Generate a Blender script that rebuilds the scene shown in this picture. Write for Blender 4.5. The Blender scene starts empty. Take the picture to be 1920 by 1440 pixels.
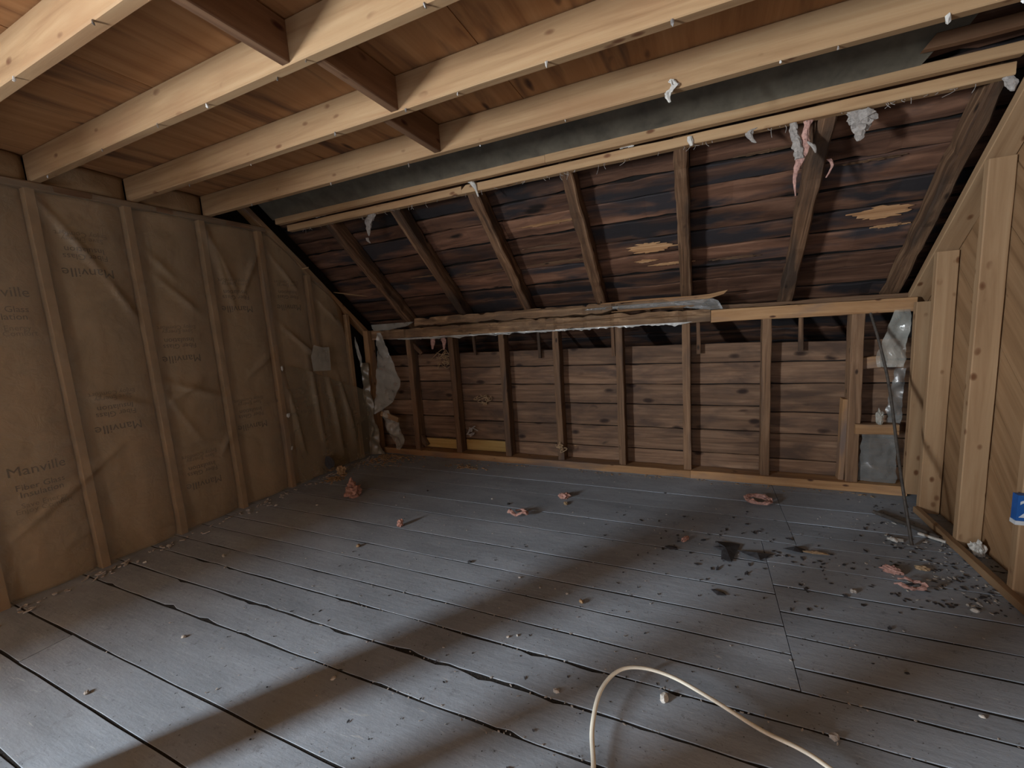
import bpy, bmesh, math, random
from mathutils import Matrix, Vector, noise
random.seed(7)
SC = bpy.context.scene
COL = SC.collection

# ------------------------------------------------------------------ camera
F_PX = 789.7
YAW, PITCH, ROLL = -0.42771561, 0.13685799, 0.06339002
fw = Vector((math.sin(YAW)*math.cos(PITCH), math.cos(YAW)*math.cos(PITCH), -math.sin(PITCH)))
rt = Vector((math.cos(YAW), -math.sin(YAW), 0.0))
dn = fw.cross(rt)
rt2 = math.cos(ROLL)*rt + math.sin(ROLL)*dn
dn2 = -math.sin(ROLL)*rt + math.cos(ROLL)*dn
cd = bpy.data.cameras.new('camera')
cd.sensor_fit = 'HORIZONTAL'; cd.sensor_width = 36.0; cd.lens = F_PX/1920*36.0
cd.clip_start = 0.02; cd.clip_end = 200
cam = bpy.data.objects.new('camera', cd); COL.objects.link(cam)
cam.matrix_world = Matrix(((rt2.x, -dn2.x, -fw.x, 0), (rt2.y, -dn2.y, -fw.y, 0), (rt2.z, -dn2.z, -fw.z, 1.2), (0, 0, 0, 1)))
SC.camera = cam

# ------------------------------------------------------------------ world, window light, exposure
w = bpy.data.worlds.new('daylight'); SC.world = w; w.use_nodes = True
bg = w.node_tree.nodes['Background']; bg.inputs[0].default_value = (0.62, 0.75, 0.95, 1); bg.inputs[1].default_value = 1.2

def area(name, loc, direction, sx, sy, power, color):
    l = bpy.data.lights.new(name, 'AREA'); l.shape = 'RECTANGLE'; l.size = sx; l.size_y = sy
    l.energy = power; l.color = color
    o = bpy.data.objects.new(name, l); COL.objects.link(o); o.location = loc
    o.rotation_euler = direction
    return o
WIN_Y, WIN_Z = -1.80, 1.20                       # the gable window behind the camera, on the left
area('daylight_gable_window', (-3.20, WIN_Y, WIN_Z), (0, -math.pi/2, 0), 0.80, 0.48, 300, (0.87, 0.94, 1.0))
area('rear_fill_lamp', (-0.3, -4.12, 1.30), (math.pi/2, 0, 0), 1.2, 0.9, 24, (0.80, 0.90, 1.0))  # added fill lamp at an invented rear window
vs = SC.view_settings
vs.view_transform = 'Standard'; vs.look = 'None'; vs.gamma = 1.0; vs.use_curve_mapping = False
vs.exposure = 0.70

# ------------------------------------------------------------------ materials
def new_mat(name):
    m = bpy.data.materials.new(name); m.use_nodes = True
    nt = m.node_tree; nt.nodes.clear()
    out = nt.nodes.new('ShaderNodeOutputMaterial')
    b = nt.nodes.new('ShaderNodeBsdfPrincipled'); nt.links.new(b.outputs[0], out.inputs[0])
    return m, nt, b, out
def N(nt, t, **kw):
    n = nt.nodes.new(t)
    for k, v in kw.items():
        setattr(n, k, v)
    return n
def coords(nt, scale, spread=37.0):
    """object coordinates, shifted at random for every piece"""
    tc = N(nt, 'ShaderNodeTexCoord'); oi = N(nt, 'ShaderNodeObjectInfo')
    mu = N(nt, 'ShaderNodeMath', operation='MULTIPLY'); mu.inputs[1].default_value = spread
    nt.links.new(oi.outputs['Random'], mu.inputs[0])
    ad = N(nt, 'ShaderNodeVectorMath', operation='ADD')
    nt.links.new(tc.outputs['Object'], ad.inputs[0]); nt.links.new(mu.outputs[0], ad.inputs[1])
    mp = N(nt, 'ShaderNodeMapping'); mp.inputs['Scale'].default_value = scale
    nt.links.new(ad.outputs[0], mp.inputs[0])
    return ad.outputs[0], mp.outputs[0], oi.outputs['Random']
def scaled(nt, vec, s):
    mp = N(nt, 'ShaderNodeMapping'); mp.inputs['Scale'].default_value = s
    nt.links.new(vec, mp.inputs[0]); return mp.outputs[0]
def noise_n(nt, vec, scale, detail=4, rough=0.55, dist=0.0):
    n = N(nt, 'ShaderNodeTexNoise'); n.inputs['Scale'].default_value = scale
    n.inputs['Detail'].default_value = detail; n.inputs['Roughness'].default_value = rough
    n.inputs['Distortion'].default_value = dist
    nt.links.new(vec, n.inputs['Vector']); return n.outputs['Fac']
def ramp(nt, fac, stops):
    r = N(nt, 'ShaderNodeValToRGB'); e = r.color_ramp.elements
    while len(e) < len(stops): e.new(0.5)
    for q, (p, c) in zip(e, stops):
        q.position = p; q.color = (c[0], c[1], c[2], 1) if not isinstance(c, (int, float)) else (c, c, c, 1)
    nt.links.new(fac, r.inputs[0]); return r.outputs[0]
def mix(nt, fac, a, b, mode='MIX'):
    m = N(nt, 'ShaderNodeMix', data_type='RGBA', blend_type=mode)
    for s, v in ((m.inputs[0], fac), (m.inputs[6], a), (m.inputs[7], b)):
        if hasattr(v, 'is_linked'): nt.links.new(v, s)
        elif isinstance(v, (int, float)): s.default_value = v
        else: s.default_value = (v[0], v[1], v[2], 1)
    return m.outputs[2]
def bump(nt, b, height, strength, dist=0.01):
    bp = N(nt, 'ShaderNodeBump'); bp.inputs['Strength'].default_value = strength; bp.inputs['Distance'].default_value = dist
    nt.links.new(height, bp.inputs['Height']); nt.links.new(bp.outputs[0], b.inputs['Normal'])

def wood(name, c1, c2, c3, knot=None, knots=0.13, kscale=(6.0, 13, 13), blotch=None, bl=(0.52, 0.66), grain=(0.9, 22, 22),
         rough=0.75, bmp=0.25, vary=0.16, bscale=(1.2, 5, 5)):
    m, nt, b, out = new_mat(name)
    ad, mp, rnd = coords(nt, grain)
    g = noise_n(nt, mp, 1.6, 6, 0.62, 0.6)
    col = ramp(nt, g, [(0.28, c1), (0.5, c2), (0.74, c3)])
    big = noise_n(nt, scaled(nt, ad, bscale), 1.3, 4, 0.55, 0.4)
    if blotch:
        col = mix(nt, ramp(nt, big, [(bl[0], 0), (bl[1], 1)]), col, blotch)
    if knot:
        v = N(nt, 'ShaderNodeTexVoronoi'); v.inputs['Scale'].default_value = 1.0
        v.inputs['Randomness'].default_value = 1.0
        wv = N(nt, 'ShaderNodeVectorMath', operation='ADD')
        nz = N(nt, 'ShaderNodeTexNoise'); nz.inputs['Scale'].default_value = 9
        nt.links.new(ad, nz.inputs['Vector'])
        sc = N(nt, 'ShaderNodeVectorMath', operation='SCALE'); sc.inputs['Scale'].default_value = 0.16
        nt.links.new(nz.outputs['Color'], sc.inputs[0])
        nt.links.new(scaled(nt, ad, kscale), wv.inputs[0]); nt.links.new(sc.outputs[0], wv.inputs[1])
        nt.links.new(wv.outputs[0], v.inputs['Vector'])
        rare = ramp(nt, noise_n(nt, scaled(nt, ad, (2.1, 4.0, 4.0)), 1.7, 2, 0.5), [(0.42, 0), (0.50, 1)])
        col = mix(nt, mix(nt, 1.0, ramp(nt, v.outputs['Distance'], [(knots*0.6, 1), (knots, 0.6), (knots*1.35, 0.0)]), rare, 'MULTIPLY'), col, knot)
    hv = N(nt, 'ShaderNodeHueSaturation')
    mr = N(nt, 'ShaderNodeMapRange'); mr.inputs['To Min'].default_value = 1-vary; mr.inputs['To Max'].default_value = 1+vary
    nt.links.new(rnd, mr.inputs['Value']); nt.links.new(mr.outputs[0], hv.inputs['Value'])
    nt.links.new(col, hv.inputs['Color']); nt.links.new(hv.outputs[0], b.inputs['Base Color'])
    b.inputs['Roughness'].default_value = rough; b.inputs['Specular IOR Level'].default_value = 0.25
    bump(nt, b, g, bmp, 0.006)
    return m

M = {}
M['pine'] = wood('pine lumber', (0.26, 0.148, 0.072), (0.37, 0.232, 0.120), (0.44, 0.298, 0.165), knot=(0.15, 0.065, 0.03), knots=0.12,
                 grain=(0.7, 14, 14), blotch=(0.30, 0.163, 0.080), bl=(0.5, 0.8), bmp=0.15, vary=0.08)
M['stud'] = wood('pine stud', (0.215, 0.124, 0.062), (0.285, 0.176, 0.094), (0.35, 0.232, 0.130), knot=(0.12, 0.05, 0.02), knots=0.165,
                 kscale=(10, 16, 16), grain=(0.7, 13, 13), bmp=0.15, vary=0.10)
M['block'] = wood('redwood block', (0.13, 0.065, 0.034), (0.19, 0.10, 0.054), (0.25, 0.14, 0.077), knot=(0.06, 0.02, 0.012), grain=(1, 16, 16), vary=0.1)
M['ply'] = wood('plywood', (0.225, 0.098, 0.036), (0.335, 0.160, 0.064), (0.41, 0.212, 0.090), knot=(0.07, 0.03, 0.016), knots=0.12, kscale=(2.4, 9, 9),
                grain=(0.5, 9, 9), blotch=(0.095, 0.046, 0.025), bl=(0.54, 0.70), bmp=0.10, vary=0.06, bscale=(0.9, 6, 6))
M['old'] = wood('old brown stud', (0.08, 0.044, 0.024), (0.16, 0.091, 0.05), (0.245, 0.150, 0.088), knot=(0.03, 0.016, 0.01), knots=0.10,
                blotch=(0.07, 0.048, 0.038), bl=(0.5, 0.7), grain=(1.2, 26, 26), bmp=0.5, vary=0.18)
M['kneeboard'] = wood('weathered sheathing board', (0.090, 0.050, 0.029), (0.19, 0.111, 0.067), (0.275, 0.172, 0.107), knot=(0.032, 0.017, 0.012),
                      knots=0.16, kscale=(4.5, 9, 9), blotch=(0.090, 0.055, 0.038), bl=(0.44, 0.66), grain=(1.1, 24, 24), bmp=0.6, vary=0.2, bscale=(2.2, 7, 7))
M['yellow'] = wood('yellow board', (0.26, 0.16, 0.05), (0.36, 0.235, 0.08), (0.42, 0.30, 0.12), knot=(0.09, 0.04, 0.016), grain=(1, 16, 16))
M['roofboard'] = wood('rotten roof board', (0.035, 0.017, 0.011), (0.115, 0.056, 0.034), (0.25, 0.130, 0.080), knot=(0.014, 0.009, 0.007), knots=0.12,
                      kscale=(1.8, 6, 6), blotch=(0.030, 0.026, 0.028), bl=(0.50, 0.62), grain=(0.9, 9, 9), bmp=0.7, vary=0.38, bscale=(1.1, 4.5, 4.5))
M['rafter'] = wood('rotten rafter', (0.045, 0.023, 0.013), (0.125, 0.067, 0.036), (0.29, 0.175, 0.10), knot=(0.02, 0.012, 0.008), knots=0.12,
                   blotch=(0.05, 0.032, 0.022), bl=(0.48, 0.64), grain=(1.0, 20, 20), bmp=0.9, vary=0.2)
M['splinter'] = wood('raw splintered wood', (0.28, 0.14, 0.065), (0.42, 0.23, 0.11), (0.55, 0.34, 0.18), grain=(1, 26, 26), bmp=0.6)
M['beam'] = wood('split grey beam', (0.07, 0.037, 0.018), (0.24, 0.140, 0.074), (0.46, 0.30, 0.17), knot=(0.03, 0.018, 0.012), knots=0.08,
                 blotch=(0.13, 0.082, 0.05), bl=(0.46, 0.66), grain=(1.1, 24, 24), bmp=1.0, vary=0.12)
M['plate'] = wood('amber plate', (0.21, 0.108, 0.048), (0.31, 0.172, 0.080), (0.41, 0.25, 0.125), knot=(0.07, 0.03, 0.016), knots=0.09,
                  blotch=(0.16, 0.11, 0.085), bl=(0.5, 0.7), grain=(1, 18, 18), bmp=0.4)
M['diag'] = wood('diagonal sheathing', (0.165, 0.089, 0.041), (0.23, 0.132, 0.065), (0.285, 0.172, 0.09), knot=(0.10, 0.04, 0.02), knots=0.09,
                 grain=(0.8, 13, 13), vary=0.12)

def floor_paint():
    m, nt, b, out = new_mat('worn grey floor paint')
    ad, mp, rnd = coords(nt, (1.0, 3.0, 3.0))
    n1 = noise_n(nt, mp, 2.2, 6, 0.6, 0.3)
    col = ramp(nt, n1, [(0.25, (0.205, 0.232, 0.262)), (0.5, (0.268, 0.303, 0.345)), (0.75, (0.33, 0.37, 0.42))])
    n2 = noise_n(nt, ad, 26, 4, 0.7)
    col = mix(nt, ramp(nt, n2, [(0.60, 0), (0.72, 0.65)]), col, (0.155, 0.165, 0.178))
    n3 = noise_n(nt, scaled(nt, ad, (9, 60, 9)), 1.0, 3, 0.6, 1.2)
    col = mix(nt, ramp(nt, n3, [(0.66, 0), (0.72, 0.5)]), col, (0.45, 0.46, 0.475))
    n4 = noise_n(nt, ad, 90, 2, 0.5)
    col = mix(nt, ramp(nt, n4, [(0.70, 0), (0.75, 0.8)]), col, (0.05, 0.045, 0.04))
    hv = N(nt, 'ShaderNodeHueSaturation'); mr = N(nt, 'ShaderNodeMapRange')
    mr.inputs['To Min'].default_value = 0.9; mr.inputs['To Max'].default_value = 1.1
    nt.links.new(rnd, mr.inputs['Value']); nt.links.new(mr.outputs[0], hv.inputs['Value']); nt.links.new(col, hv.inputs['Color'])
    nt.links.new(hv.outputs[0], b.inputs['Base Color'])
    nt.links.new(ramp(nt, n2, [(0.3, 0.5), (0.7, 0.72)]), b.inputs['Roughness']); b.inputs['Specular IOR Level'].default_value = 0.22
    bump(nt, b, mix(nt, 0.5, n2, noise_n(nt, scaled(nt, ad, (1.4, 9, 9)), 5, 5, 0.65)), 0.35, 0.006)
    return m
M['floor'] = floor_paint()

def plain(name, c, rough=0.8, var=0.25, scale=20, bmp=0.3, spec=0.3, metal=0.0, sub=None):
    m, nt, b, out = new_mat(name)
    ad, mp, rnd = coords(nt, (1, 1, 1))
    n = noise_n(nt, ad, scale, 5, 0.6, 0.2)
    lo = tuple(x*(1-var) for x in c); hi = tuple(min(1, x*(1+var)) for x in c)
    nt.links.new(ramp(nt, n, [(0.3, lo), (0.7, hi)]), b.inputs['Base Color'])
    b.inputs['Roughness'].default_value = rough; b.inputs['Specular IOR Level'].default_value = spec; b.inputs['Metallic'].default_value = metal
    if bmp: bump(nt, b, n, bmp, 0.005)
    return m
def kraft():
    m, nt, b, out = new_mat('kraft paper')
    ad, mp, rnd = coords(nt, (1, 1, 1))
    n = noise_n(nt, ad, 3.2, 5, 0.6, 0.8)
    col = ramp(nt, n, [(0.28, (0.235, 0.155, 0.082)), (0.45, (0.32, 0.215, 0.117)), (0.6, (0.35, 0.225, 0.122)), (0.75, (0.39, 0.28, 0.160))])
    n2 = noise_n(nt, scaled(nt, ad, (1, 5, 1.2)), 3.0, 5, 0.7, 0.6)
    col = mix(nt, ramp(nt, n2, [(0.56, 0), (0.72, 0.6)]), col, (0.21, 0.13, 0.066))
    nt.links.new(col, b.inputs['Base Color']); b.inputs['Roughness'].default_value = 0.7
    bump(nt, b, mix(nt, 0.4, n, noise_n(nt, ad, 17, 5, 0.65, 1.0)), 0.6, 0.02)
    return m
M['kraft'] = kraft()
M['kraftstud'] = plain('stud under paper flange', (0.31, 0.192, 0.10), 0.75, 0.2, 6, 0.15)
M['ink'] = plain('print ink', (0.085, 0.062, 0.042), 0.8, 0.2, 60, 0)
M['inkfaint'] = plain('faded print ink', (0.16, 0.115, 0.07), 0.8, 0.2, 60, 0)
M['dark'] = plain('tar paper', (0.10, 0.087, 0.064), 0.6, 0.35, 9, 0.3, 0.4)
M['void'] = plain('shade-black backing', (0.012, 0.010, 0.009), 0.9, 0.3, 9, 0)  # near-black colour stands in for shade in gaps and cavities
M['grit'] = plain('dirt under planks', (0.020, 0.018, 0.016), 0.95, 0.6, 120, 0.6)
M['pink'] = plain('pink glass wool', (0.42, 0.245, 0.205), 0.95, 0.35, 70, 0.8, 0.1)
M['wool'] = plain('grey glass wool', (0.30, 0.27, 0.245), 0.95, 0.3, 70, 0.8, 0.1)
M['straw'] = plain('dry straw debris', (0.32, 0.22, 0.13), 0.9, 0.5, 90, 0.4, 0.1)
M['white'] = plain('white chip', (0.50, 0.48, 0.44), 0.8, 0.2, 40, 0.3)
M['stone'] = plain('grey crumb', (0.36, 0.33, 0.30), 0.85, 0.3, 60, 0.4)
M['scrap'] = plain('black paper scrap', (0.040, 0.040, 0.044), 0.7, 0.4, 50, 0.4)
M['cord'] = plain('cream cable sheath', (0.74, 0.71, 0.60), 0.5, 0.08, 30, 0.05, 0.4)
M['blue'] = plain('blue plastic', (0.012, 0.085, 0.30), 0.45, 0.12, 30, 0.05, 0.5)
M['bluewhite'] = plain('white print', (0.55, 0.58, 0.60), 0.6, 0.08, 30, 0)
M['rod'] = plain('dark rusty rod', (0.060, 0.050, 0.042), 0.6, 0.4, 40, 0.3)
M['steel'] = plain('nail steel', (0.30, 0.29, 0.28), 0.5, 0.2, 40, 0, 0.5, 0.6)
M['frame'] = plain('white window paint', (0.6, 0.6, 0.58), 0.5, 0.1, 10, 0.05)

def film(name, tint, haze, rough=0.22, strength=0.35):
    m, nt, b, out = new_mat(name)
    ad, mp, rnd = coords(nt, (1, 1, 1), 0)
    n = noise_n(nt, ad, 7, 5, 0.6, 0.8)
    b.inputs['Base Color'].default_value = (*tint, 1); b.inputs['Roughness'].default_value = rough
    b.inputs['Specular IOR Level'].default_value = 0.9
    tr = N(nt, 'ShaderNodeBsdfTransparent'); tr.inputs[0].default_value = (0.96, 0.95, 0.92, 1)
    mx = N(nt, 'ShaderNodeMixShader')
    f = N(nt, 'ShaderNodeMapRange'); f.inputs['To Min'].default_value = haze*0.55; f.inputs['To Max'].default_value = haze*1.5
    nt.links.new(n, f.inputs['Value']); nt.links.new(f.outputs[0], mx.inputs[0])
    nt.links.new(tr.outputs[0], mx.inputs[1]); nt.links.new(b.outputs[0], mx.inputs[2]); nt.links.new(mx.outputs[0], out.inputs[0])
    bump(nt, b, n, strength, 0.02)
    return m
M['film'] = film('clear polyethylene film', (0.50, 0.42, 0.31), 0.26, 0.17, 0.8)
M['filmgrey'] = film('hazy polyethylene film', (0.55, 0.54, 0.48), 0.44, 0.13, 0.8)
M['filmdark'] = film('dirty grey polyethylene film', (0.20, 0.20, 0.19), 0.62, 0.25)
M['filmwhite'] = film('bright crinkled film', (0.75, 0.75, 0.72), 0.55, 0.2)
M['filmbrown'] = film('dusty brown film', (0.34, 0.27, 0.18), 0.45, 0.3)
M['filmbrownthick'] = film('thick dusty film', (0.20, 0.17, 0.12), 0.85, 0.35)
M['glass'] = film('window glass', (0.8, 0.85, 0.9), 0.06, 0.05, 0)

# ------------------------------------------------------------------ builders
def link(name, verts, faces, mat, parent=None, matrix=None, smooth=False):
    me = bpy.data.meshes.new(name); me.from_pydata([tuple(v) for v in verts], [], faces); me.validate(); me.update()
    if mat: me.materials.append(M[mat] if isinstance(mat, str) else mat)
    if smooth:
        for p in me.polygons: p.use_smooth = True
    o = bpy.data.objects.new(name, me); COL.objects.link(o)
    if matrix is not None: o.matrix_world = matrix
    if parent:
        mw = o.matrix_basis.copy(); o.parent = parent
        o.matrix_parent_inverse = parent.matrix_basis.inverted(); o.matrix_basis = mw
    return o
def tag(o, label, cat, group=None, kind=None):
    o['label'] = label; o['category'] = cat
    if group: o['group'] = group
    if kind: o['kind'] = kind
    return o
def struct(o):
    o['kind'] = 'structure'; return o
def frame_at(p0, p1, up):
    p0 = Vector(p0); x = (Vector(p1)-p0); L = x.length; x.normalize()
    z = Vector(up); z = (z - z.dot(x)*x).normalized(); y = z.cross(x)
    return Matrix(((x.x, y.x, z.x, p0.x), (x.y, y.y, z.y, p0.y), (x.z, y.z, z.z, p0.z), (0, 0, 0, 1))), L
def timber(name, p0, p1, wid, thk, up, mat, parent=None, rough=0.0015, step=0.12, cham=0.003, twist=0.0, freq=6.0, ragged=0.0, cut0=0.0, cut1=0.0, zk=1.0):
    """a board from p0 to p1 (centre line); up = normal of its wide face (width across, thickness along up)"""
    mx, L = frame_at(p0, p1, up)
    n = max(2, int(L/step)+1); s = random.random()*1000
    c = min(cham, wid*0.3, thk*0.3); hw, ht = wid/2, thk/2
    prof = [(-hw+c, -ht), (hw-c, -ht), (hw, -ht+c), (hw, ht-c), (hw-c, ht), (-hw+c, ht), (-hw, ht-c), (-hw, -ht+c)]
    V, Fc = [], []
    for i in range(n+1):
        t = i/n; x = t*L
        e = [noise.noise(Vector((x*freq, k*7.3+s, s*0.37)))*rough for k in range(4)]
        if ragged:
            e = [q + max(0, noise.noise(Vector((x*freq*2.2, k*3.1+s, 5)))-0.15)*ragged*(-1 if k in (1, 3) else 1) for k, q in enumerate(e)]
        e[2] *= zk; e[3] *= zk
        for (y, z) in prof:
            yy = y + (e[0] if y < 0 else e[1]); zz = z + (e[2] if z < 0 else e[3])
            xx = x
            if i == 0: xx += cut0*(y/hw)
            if i == n: xx += cut1*(y/hw)
            V.append((xx, yy, zz))
        if i:
            a, b_ = (i-1)*8, i*8
            for k in range(8):
                k2 = (k+1) % 8
                Fc.append((a+k, b_+k, b_+k2, a+k2)[::-1])
    Fc.append(tuple(range(8))[::-1]); Fc.append(tuple(range(n*8, n*8+8)))
    Fc = [f if j < len(Fc)-2 else f for j, f in enumerate(Fc)]
    o = link(name, V, Fc, mat, parent, mx)
    bm = bmesh.new(); bm.from_mesh(o.data); bmesh.ops.recalc_face_normals(bm, faces=bm.faces); bm.to_mesh(o.data); bm.free()
    return o
def box(name, lo, hi, mat, parent=None):
    c = [(lo[i]+hi[i])/2 for i in range(3)]; d = [(hi[i]-lo[i])/2 for i in range(3)]
    V = [(sx*d[0], sy*d[1], sz*d[2]) for sx in (-1, 1) for sy in (-1, 1) for sz in (-1, 1)]
    Fc = [(0, 1, 3, 2), (4, 6, 7, 5), (0, 4, 5, 1), (2, 3, 7, 6), (0, 2, 6, 4), (1, 5, 7, 3)]
    return link(name, V, Fc, mat, parent, Matrix.Translation(c))
def prism(name, pts, axis_n, thk, mat, parent=None, origin=(0, 0, 0), ux=(1, 0, 0), jit=0.0):
    """2D outline pts (in ux / (n x ux) axes at origin) extruded by thk along n"""
    n = Vector(axis_n).normalized(); x = Vector(ux); x = (x-x.dot(n)*n).normalized(); y = n.cross(x)
    mx = Matrix(((x.x, y.x, n.x, origin[0]), (x.y, y.y, n.y, origin[1]), (x.z, y.z, n.z, origin[2]), (0, 0, 0, 1)))
    k = len(pts)
    V = [(a, b_, 0) for a, b_ in pts]+[(a+random.uniform(-jit, jit), b_+random.uniform(-jit, jit), thk) for a, b_ in pts]
    Fc = [tuple(range(k))[::-1], tuple(range(k, 2*k))]+[(i, (i+1) % k, k+(i+1) % k, k+i) for i in range(k)]
    o = link(name, V, Fc, mat, parent, mx)
    bm = bmesh.new(); bm.from_mesh(o.data); bmesh.ops.recalc_face_normals(bm, faces=bm.faces); bm.to_mesh(o.data); bm.free()
    return o
def tube_mesh(pts, radii, seg=8, flat=1.0):
    """closed tube through pts (already dense)"""
    V, Fc = [], []; P = [Vector(p) for p in pts]; n = len(P)
    for i, p in enumerate(P):
        d = (P[min(i+1, n-1)]-P[max(i-1, 0)]).normalized()
        u = Vector((0, 0, 1)); 
        if abs(d.z) > 0.95: u = Vector((1, 0, 0))
        a = d.cross(u).normalized(); b_ = a.cross(d)
        r = radii[i] if hasattr(radii, '__len__') else radii
        for k in range(seg):
            t = 2*math.pi*k/seg
            V.append(p + a*math.cos(t)*r + b_*math.sin(t)*r*flat)
        if i:
            for k in range(seg):
                k2 = (k+1) % seg
                Fc.append(((i-1)*seg+k, (i-1)*seg+k2, i*seg+k2, i*seg+k))
    Fc.append(tuple(range(seg))); Fc.append(tuple(range((n-1)*seg, n*seg))[::-1])
    return V, Fc
def spline(ctrl, per=8):
    P = [Vector(c) for c in ctrl]; out = []
    for i in range(len(P)-1):
        p0, p1, p2, p3 = P[max(i-1, 0)], P[i], P[i+1], P[min(i+2, len(P)-1)]
        for k in range(per):
            t = k/per
            out.append(0.5*((2*p1)+(-p0+p2)*t+(2*p0-5*p1+4*p2-p3)*t*t+(-p0+3*p1-3*p2+p3)*t*t*t))
    out.append(P[-1]); return out

SLOPE = 0.866
def Pz(y): return 1.243 - SLOPE*(y-3.323)          # underside plane of the roof slope at the gables
NIN = Vector((0, -SLOPE, -1)).normalized()         # into the room
SD = Vector((0, 1, -SLOPE)).normalized()           # down the slope
XL, XR, YK = -3.072, 1.128, 3.264
REAR = -4.2

# ------------------------------------------------------------------ FLOOR
floor = struct(box('floor', (XL-0.15, REAR, -0.12), (XR+0.15, 3.40, -0.0028), 'grit'))
def plank(x0, x1, y0, y1, rough=0.003, ragged=0.0):
    g = random.uniform(0.0034, 0.0060) if y0 < 2.0 else 0.0036
    timber('floor_plank', (x0+0.0015, (y0+y1)/2, -0.011+random.uniform(-0.0012, 0.0008)), (x1-0.0015, (y0+y1)/2, -0.011+random.uniform(-0.0012, 0.0008)),
           y1-y0-2*g, 0.022, (0, 0, 1), 'floor', floor, rough=rough, step=0.045, cham=0.0008, freq=5, ragged=ragged, zk=0.06)
E1, E2 = XL-0.06, XR+0.10
ys = [-4.2+0.19*i for i in range(24)]+[0.36]
for a, b_ in zip(ys[:-1], ys[1:]): plank(E1, E2, a, b_)
for a, b_, r, q in [(0.36, 0.545, .003, 0), (0.71, 0.97, .004, 0.004), (0.97, 1.128, .006, 0.030), (1.128, 1.287, .006, 0.024), (1.287, 1.425, .005, 0.008)]:
    plank(E1, E2, a, b_, r, q)
plank(E1, -2.48, 0.545, 0.71); plank(-2.48, E2, 0.545, 0.71)
for a, b_ in [(1.425, 1.585), (1.585, 1.735), (1.735, 1.94), (1.94, 2.19)]: plank(E1, 0.285, a, b_)
plank(E1, 0.285, 2.19, 2.41)
for a, b_ in [(2.41, 2.68), (2.68, 2.92), (2.92, 3.24), (3.24, 3.38)]: plank(E1, 0.44, a, b_)
for a, b_ in [(1.425, 1.525), (1.525, 1.685), (1.685, 1.825), (1.825, 2.01), (2.01, 2.20), (2.20, 2.41)]: plank(0.285, E2, a, b_)
for a, b_ in [(2.41, 2.53), (2.53, 2.675), (2.675, 2.91), (2.91, 3.15), (3.15, 3.38)]: plank(0.44, E2, a, b_)

# ------------------------------------------------------------------ CEILING: joists, blocking, plywood
ceiling = struct(box('ceiling', (XL-0.1, REAR, 2.222), (XR+0.2, 1.96, 2.26), 'void'))
box('panel', (XL-0.1, 1.945, 2.262), (XR+0.2, 1.965, 2.80), 'void', ceiling)  # added closure, blocks sky light from the gap above the ceiling
ZJ0, ZJ1 = 2.068, 2.198
seams_x = [-3.15, -1.94, -0.725, 0.495, 1.25]
for i in range(4):
    for (ya, yb) in ((REAR, -1.3), (-1.3, 1.14), (1.14, 1.955)):
        if yb <= -1.3 and i: continue
        xa, xb = (seams_x[i], seams_x[i+1]) if yb > -1.3 else (seams_x[0], seams_x[-1])
        timber('plywood_sheet', ((xa+xb)/2, ya+0.001, 2.209), ((xa+xb)/2, yb-0.001, 2.209), xb-xa-0.003, 0.018, (0, 0, 1), 'ply', ceiling, rough=0.0006, step=0.4, cham=0.001)
joists = {}
for k, yf in enumerate([0.697, 1.073, 1.480, 1.900, 0.29, -0.12, -0.53, -0.94, -1.35, -1.76, -2.17]):
    o = timber('joist', (XL-0.02, yf+0.02, (ZJ0+ZJ1)/2), (XR+0.1, yf+0.02, (ZJ0+ZJ1)/2), ZJ1-ZJ0, 0.040, (0, -1, 0), 'pine', ceiling, rough=0.002, step=0.2, cham=0.004, freq=3)
    joists[k] = o
for (xr, ya, yb) in [(-1.190, 0.737, 1.073), (-1.090, 1.113, 1.480), (-1.170, 1.520, 1.900), (-1.13, 0.33, 0.697)]:
    timber('blocking', (xr-0.02, ya+0.001, (ZJ0+ZJ1)/2), (xr-0.02, yb-0.001, (ZJ0+ZJ1)/2), ZJ1-ZJ0-0.006, 0.038, (1, 0, 0), 'block', ceiling, rough=0.001, cham=0.003)
def PINV(p):
    if p is None: return Matrix()
    m = p.matrix_parent_inverse @ p.matrix_basis
    if p.parent: m = p.parent.matrix_basis @ m
    return m.inverted()
def tiny_scrap(name, loc, size, mat, parent, seed=0):
    """a torn shred of paper around a staple: small crumpled solid hanging down"""
    random.seed(seed)
    bm = bmesh.new(); bmesh.ops.create_icosphere(bm, subdivisions=1, radius=1)
    for v in bm.verts:
        k = random.uniform(0.5, 1.25)
        v.co = Vector((v.co.x*size*0.45*k, v.co.y*size*0.25*k, v.co.z*size*0.7*k - size*0.45))
    me = bpy.data.meshes.new(name); bm.to_mesh(me); bm.free(); me.materials.append(M[mat])
    o = bpy.data.objects.new(name, me); COL.objects.link(o)
    o.parent = parent; o.matrix_parent_inverse = PINV(parent)
    o.matrix_basis = Matrix.Translation(loc) @ Matrix.Rotation(random.random()*6, 4, 'Z')
    return o
jn = {0: [-1.94, -1.45], 1: [-2.92, -2.35, -1.95, -1.62, -1.30, -1.12, -0.70], 2: [-2.55, -2.0, -1.42, -1.05, -0.82, -0.45, -0.05], 3: [-2.6, -1.9, -1.4, -0.95, -0.55, 0.25, 0.42, 0.9]}
q = 0
for k, xs in jn.items():
    for x in xs:
        q += 1
        tiny_scrap('paper_scrap', (x+random.uniform(-.03, .03), joists[k].matrix_basis.translation.y + random.choice((-0.018, -0.01, 0.008)), ZJ0+0.002),
                   random.uniform(0.010, 0.018), random.choice(['wool', 'white', 'steel']), joists[k], 100+q)
tiny_scrap('paper_scrap', (0.70, 1.903, ZJ0+0.005), 0.028, 'white', joists[3], 401)

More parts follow.
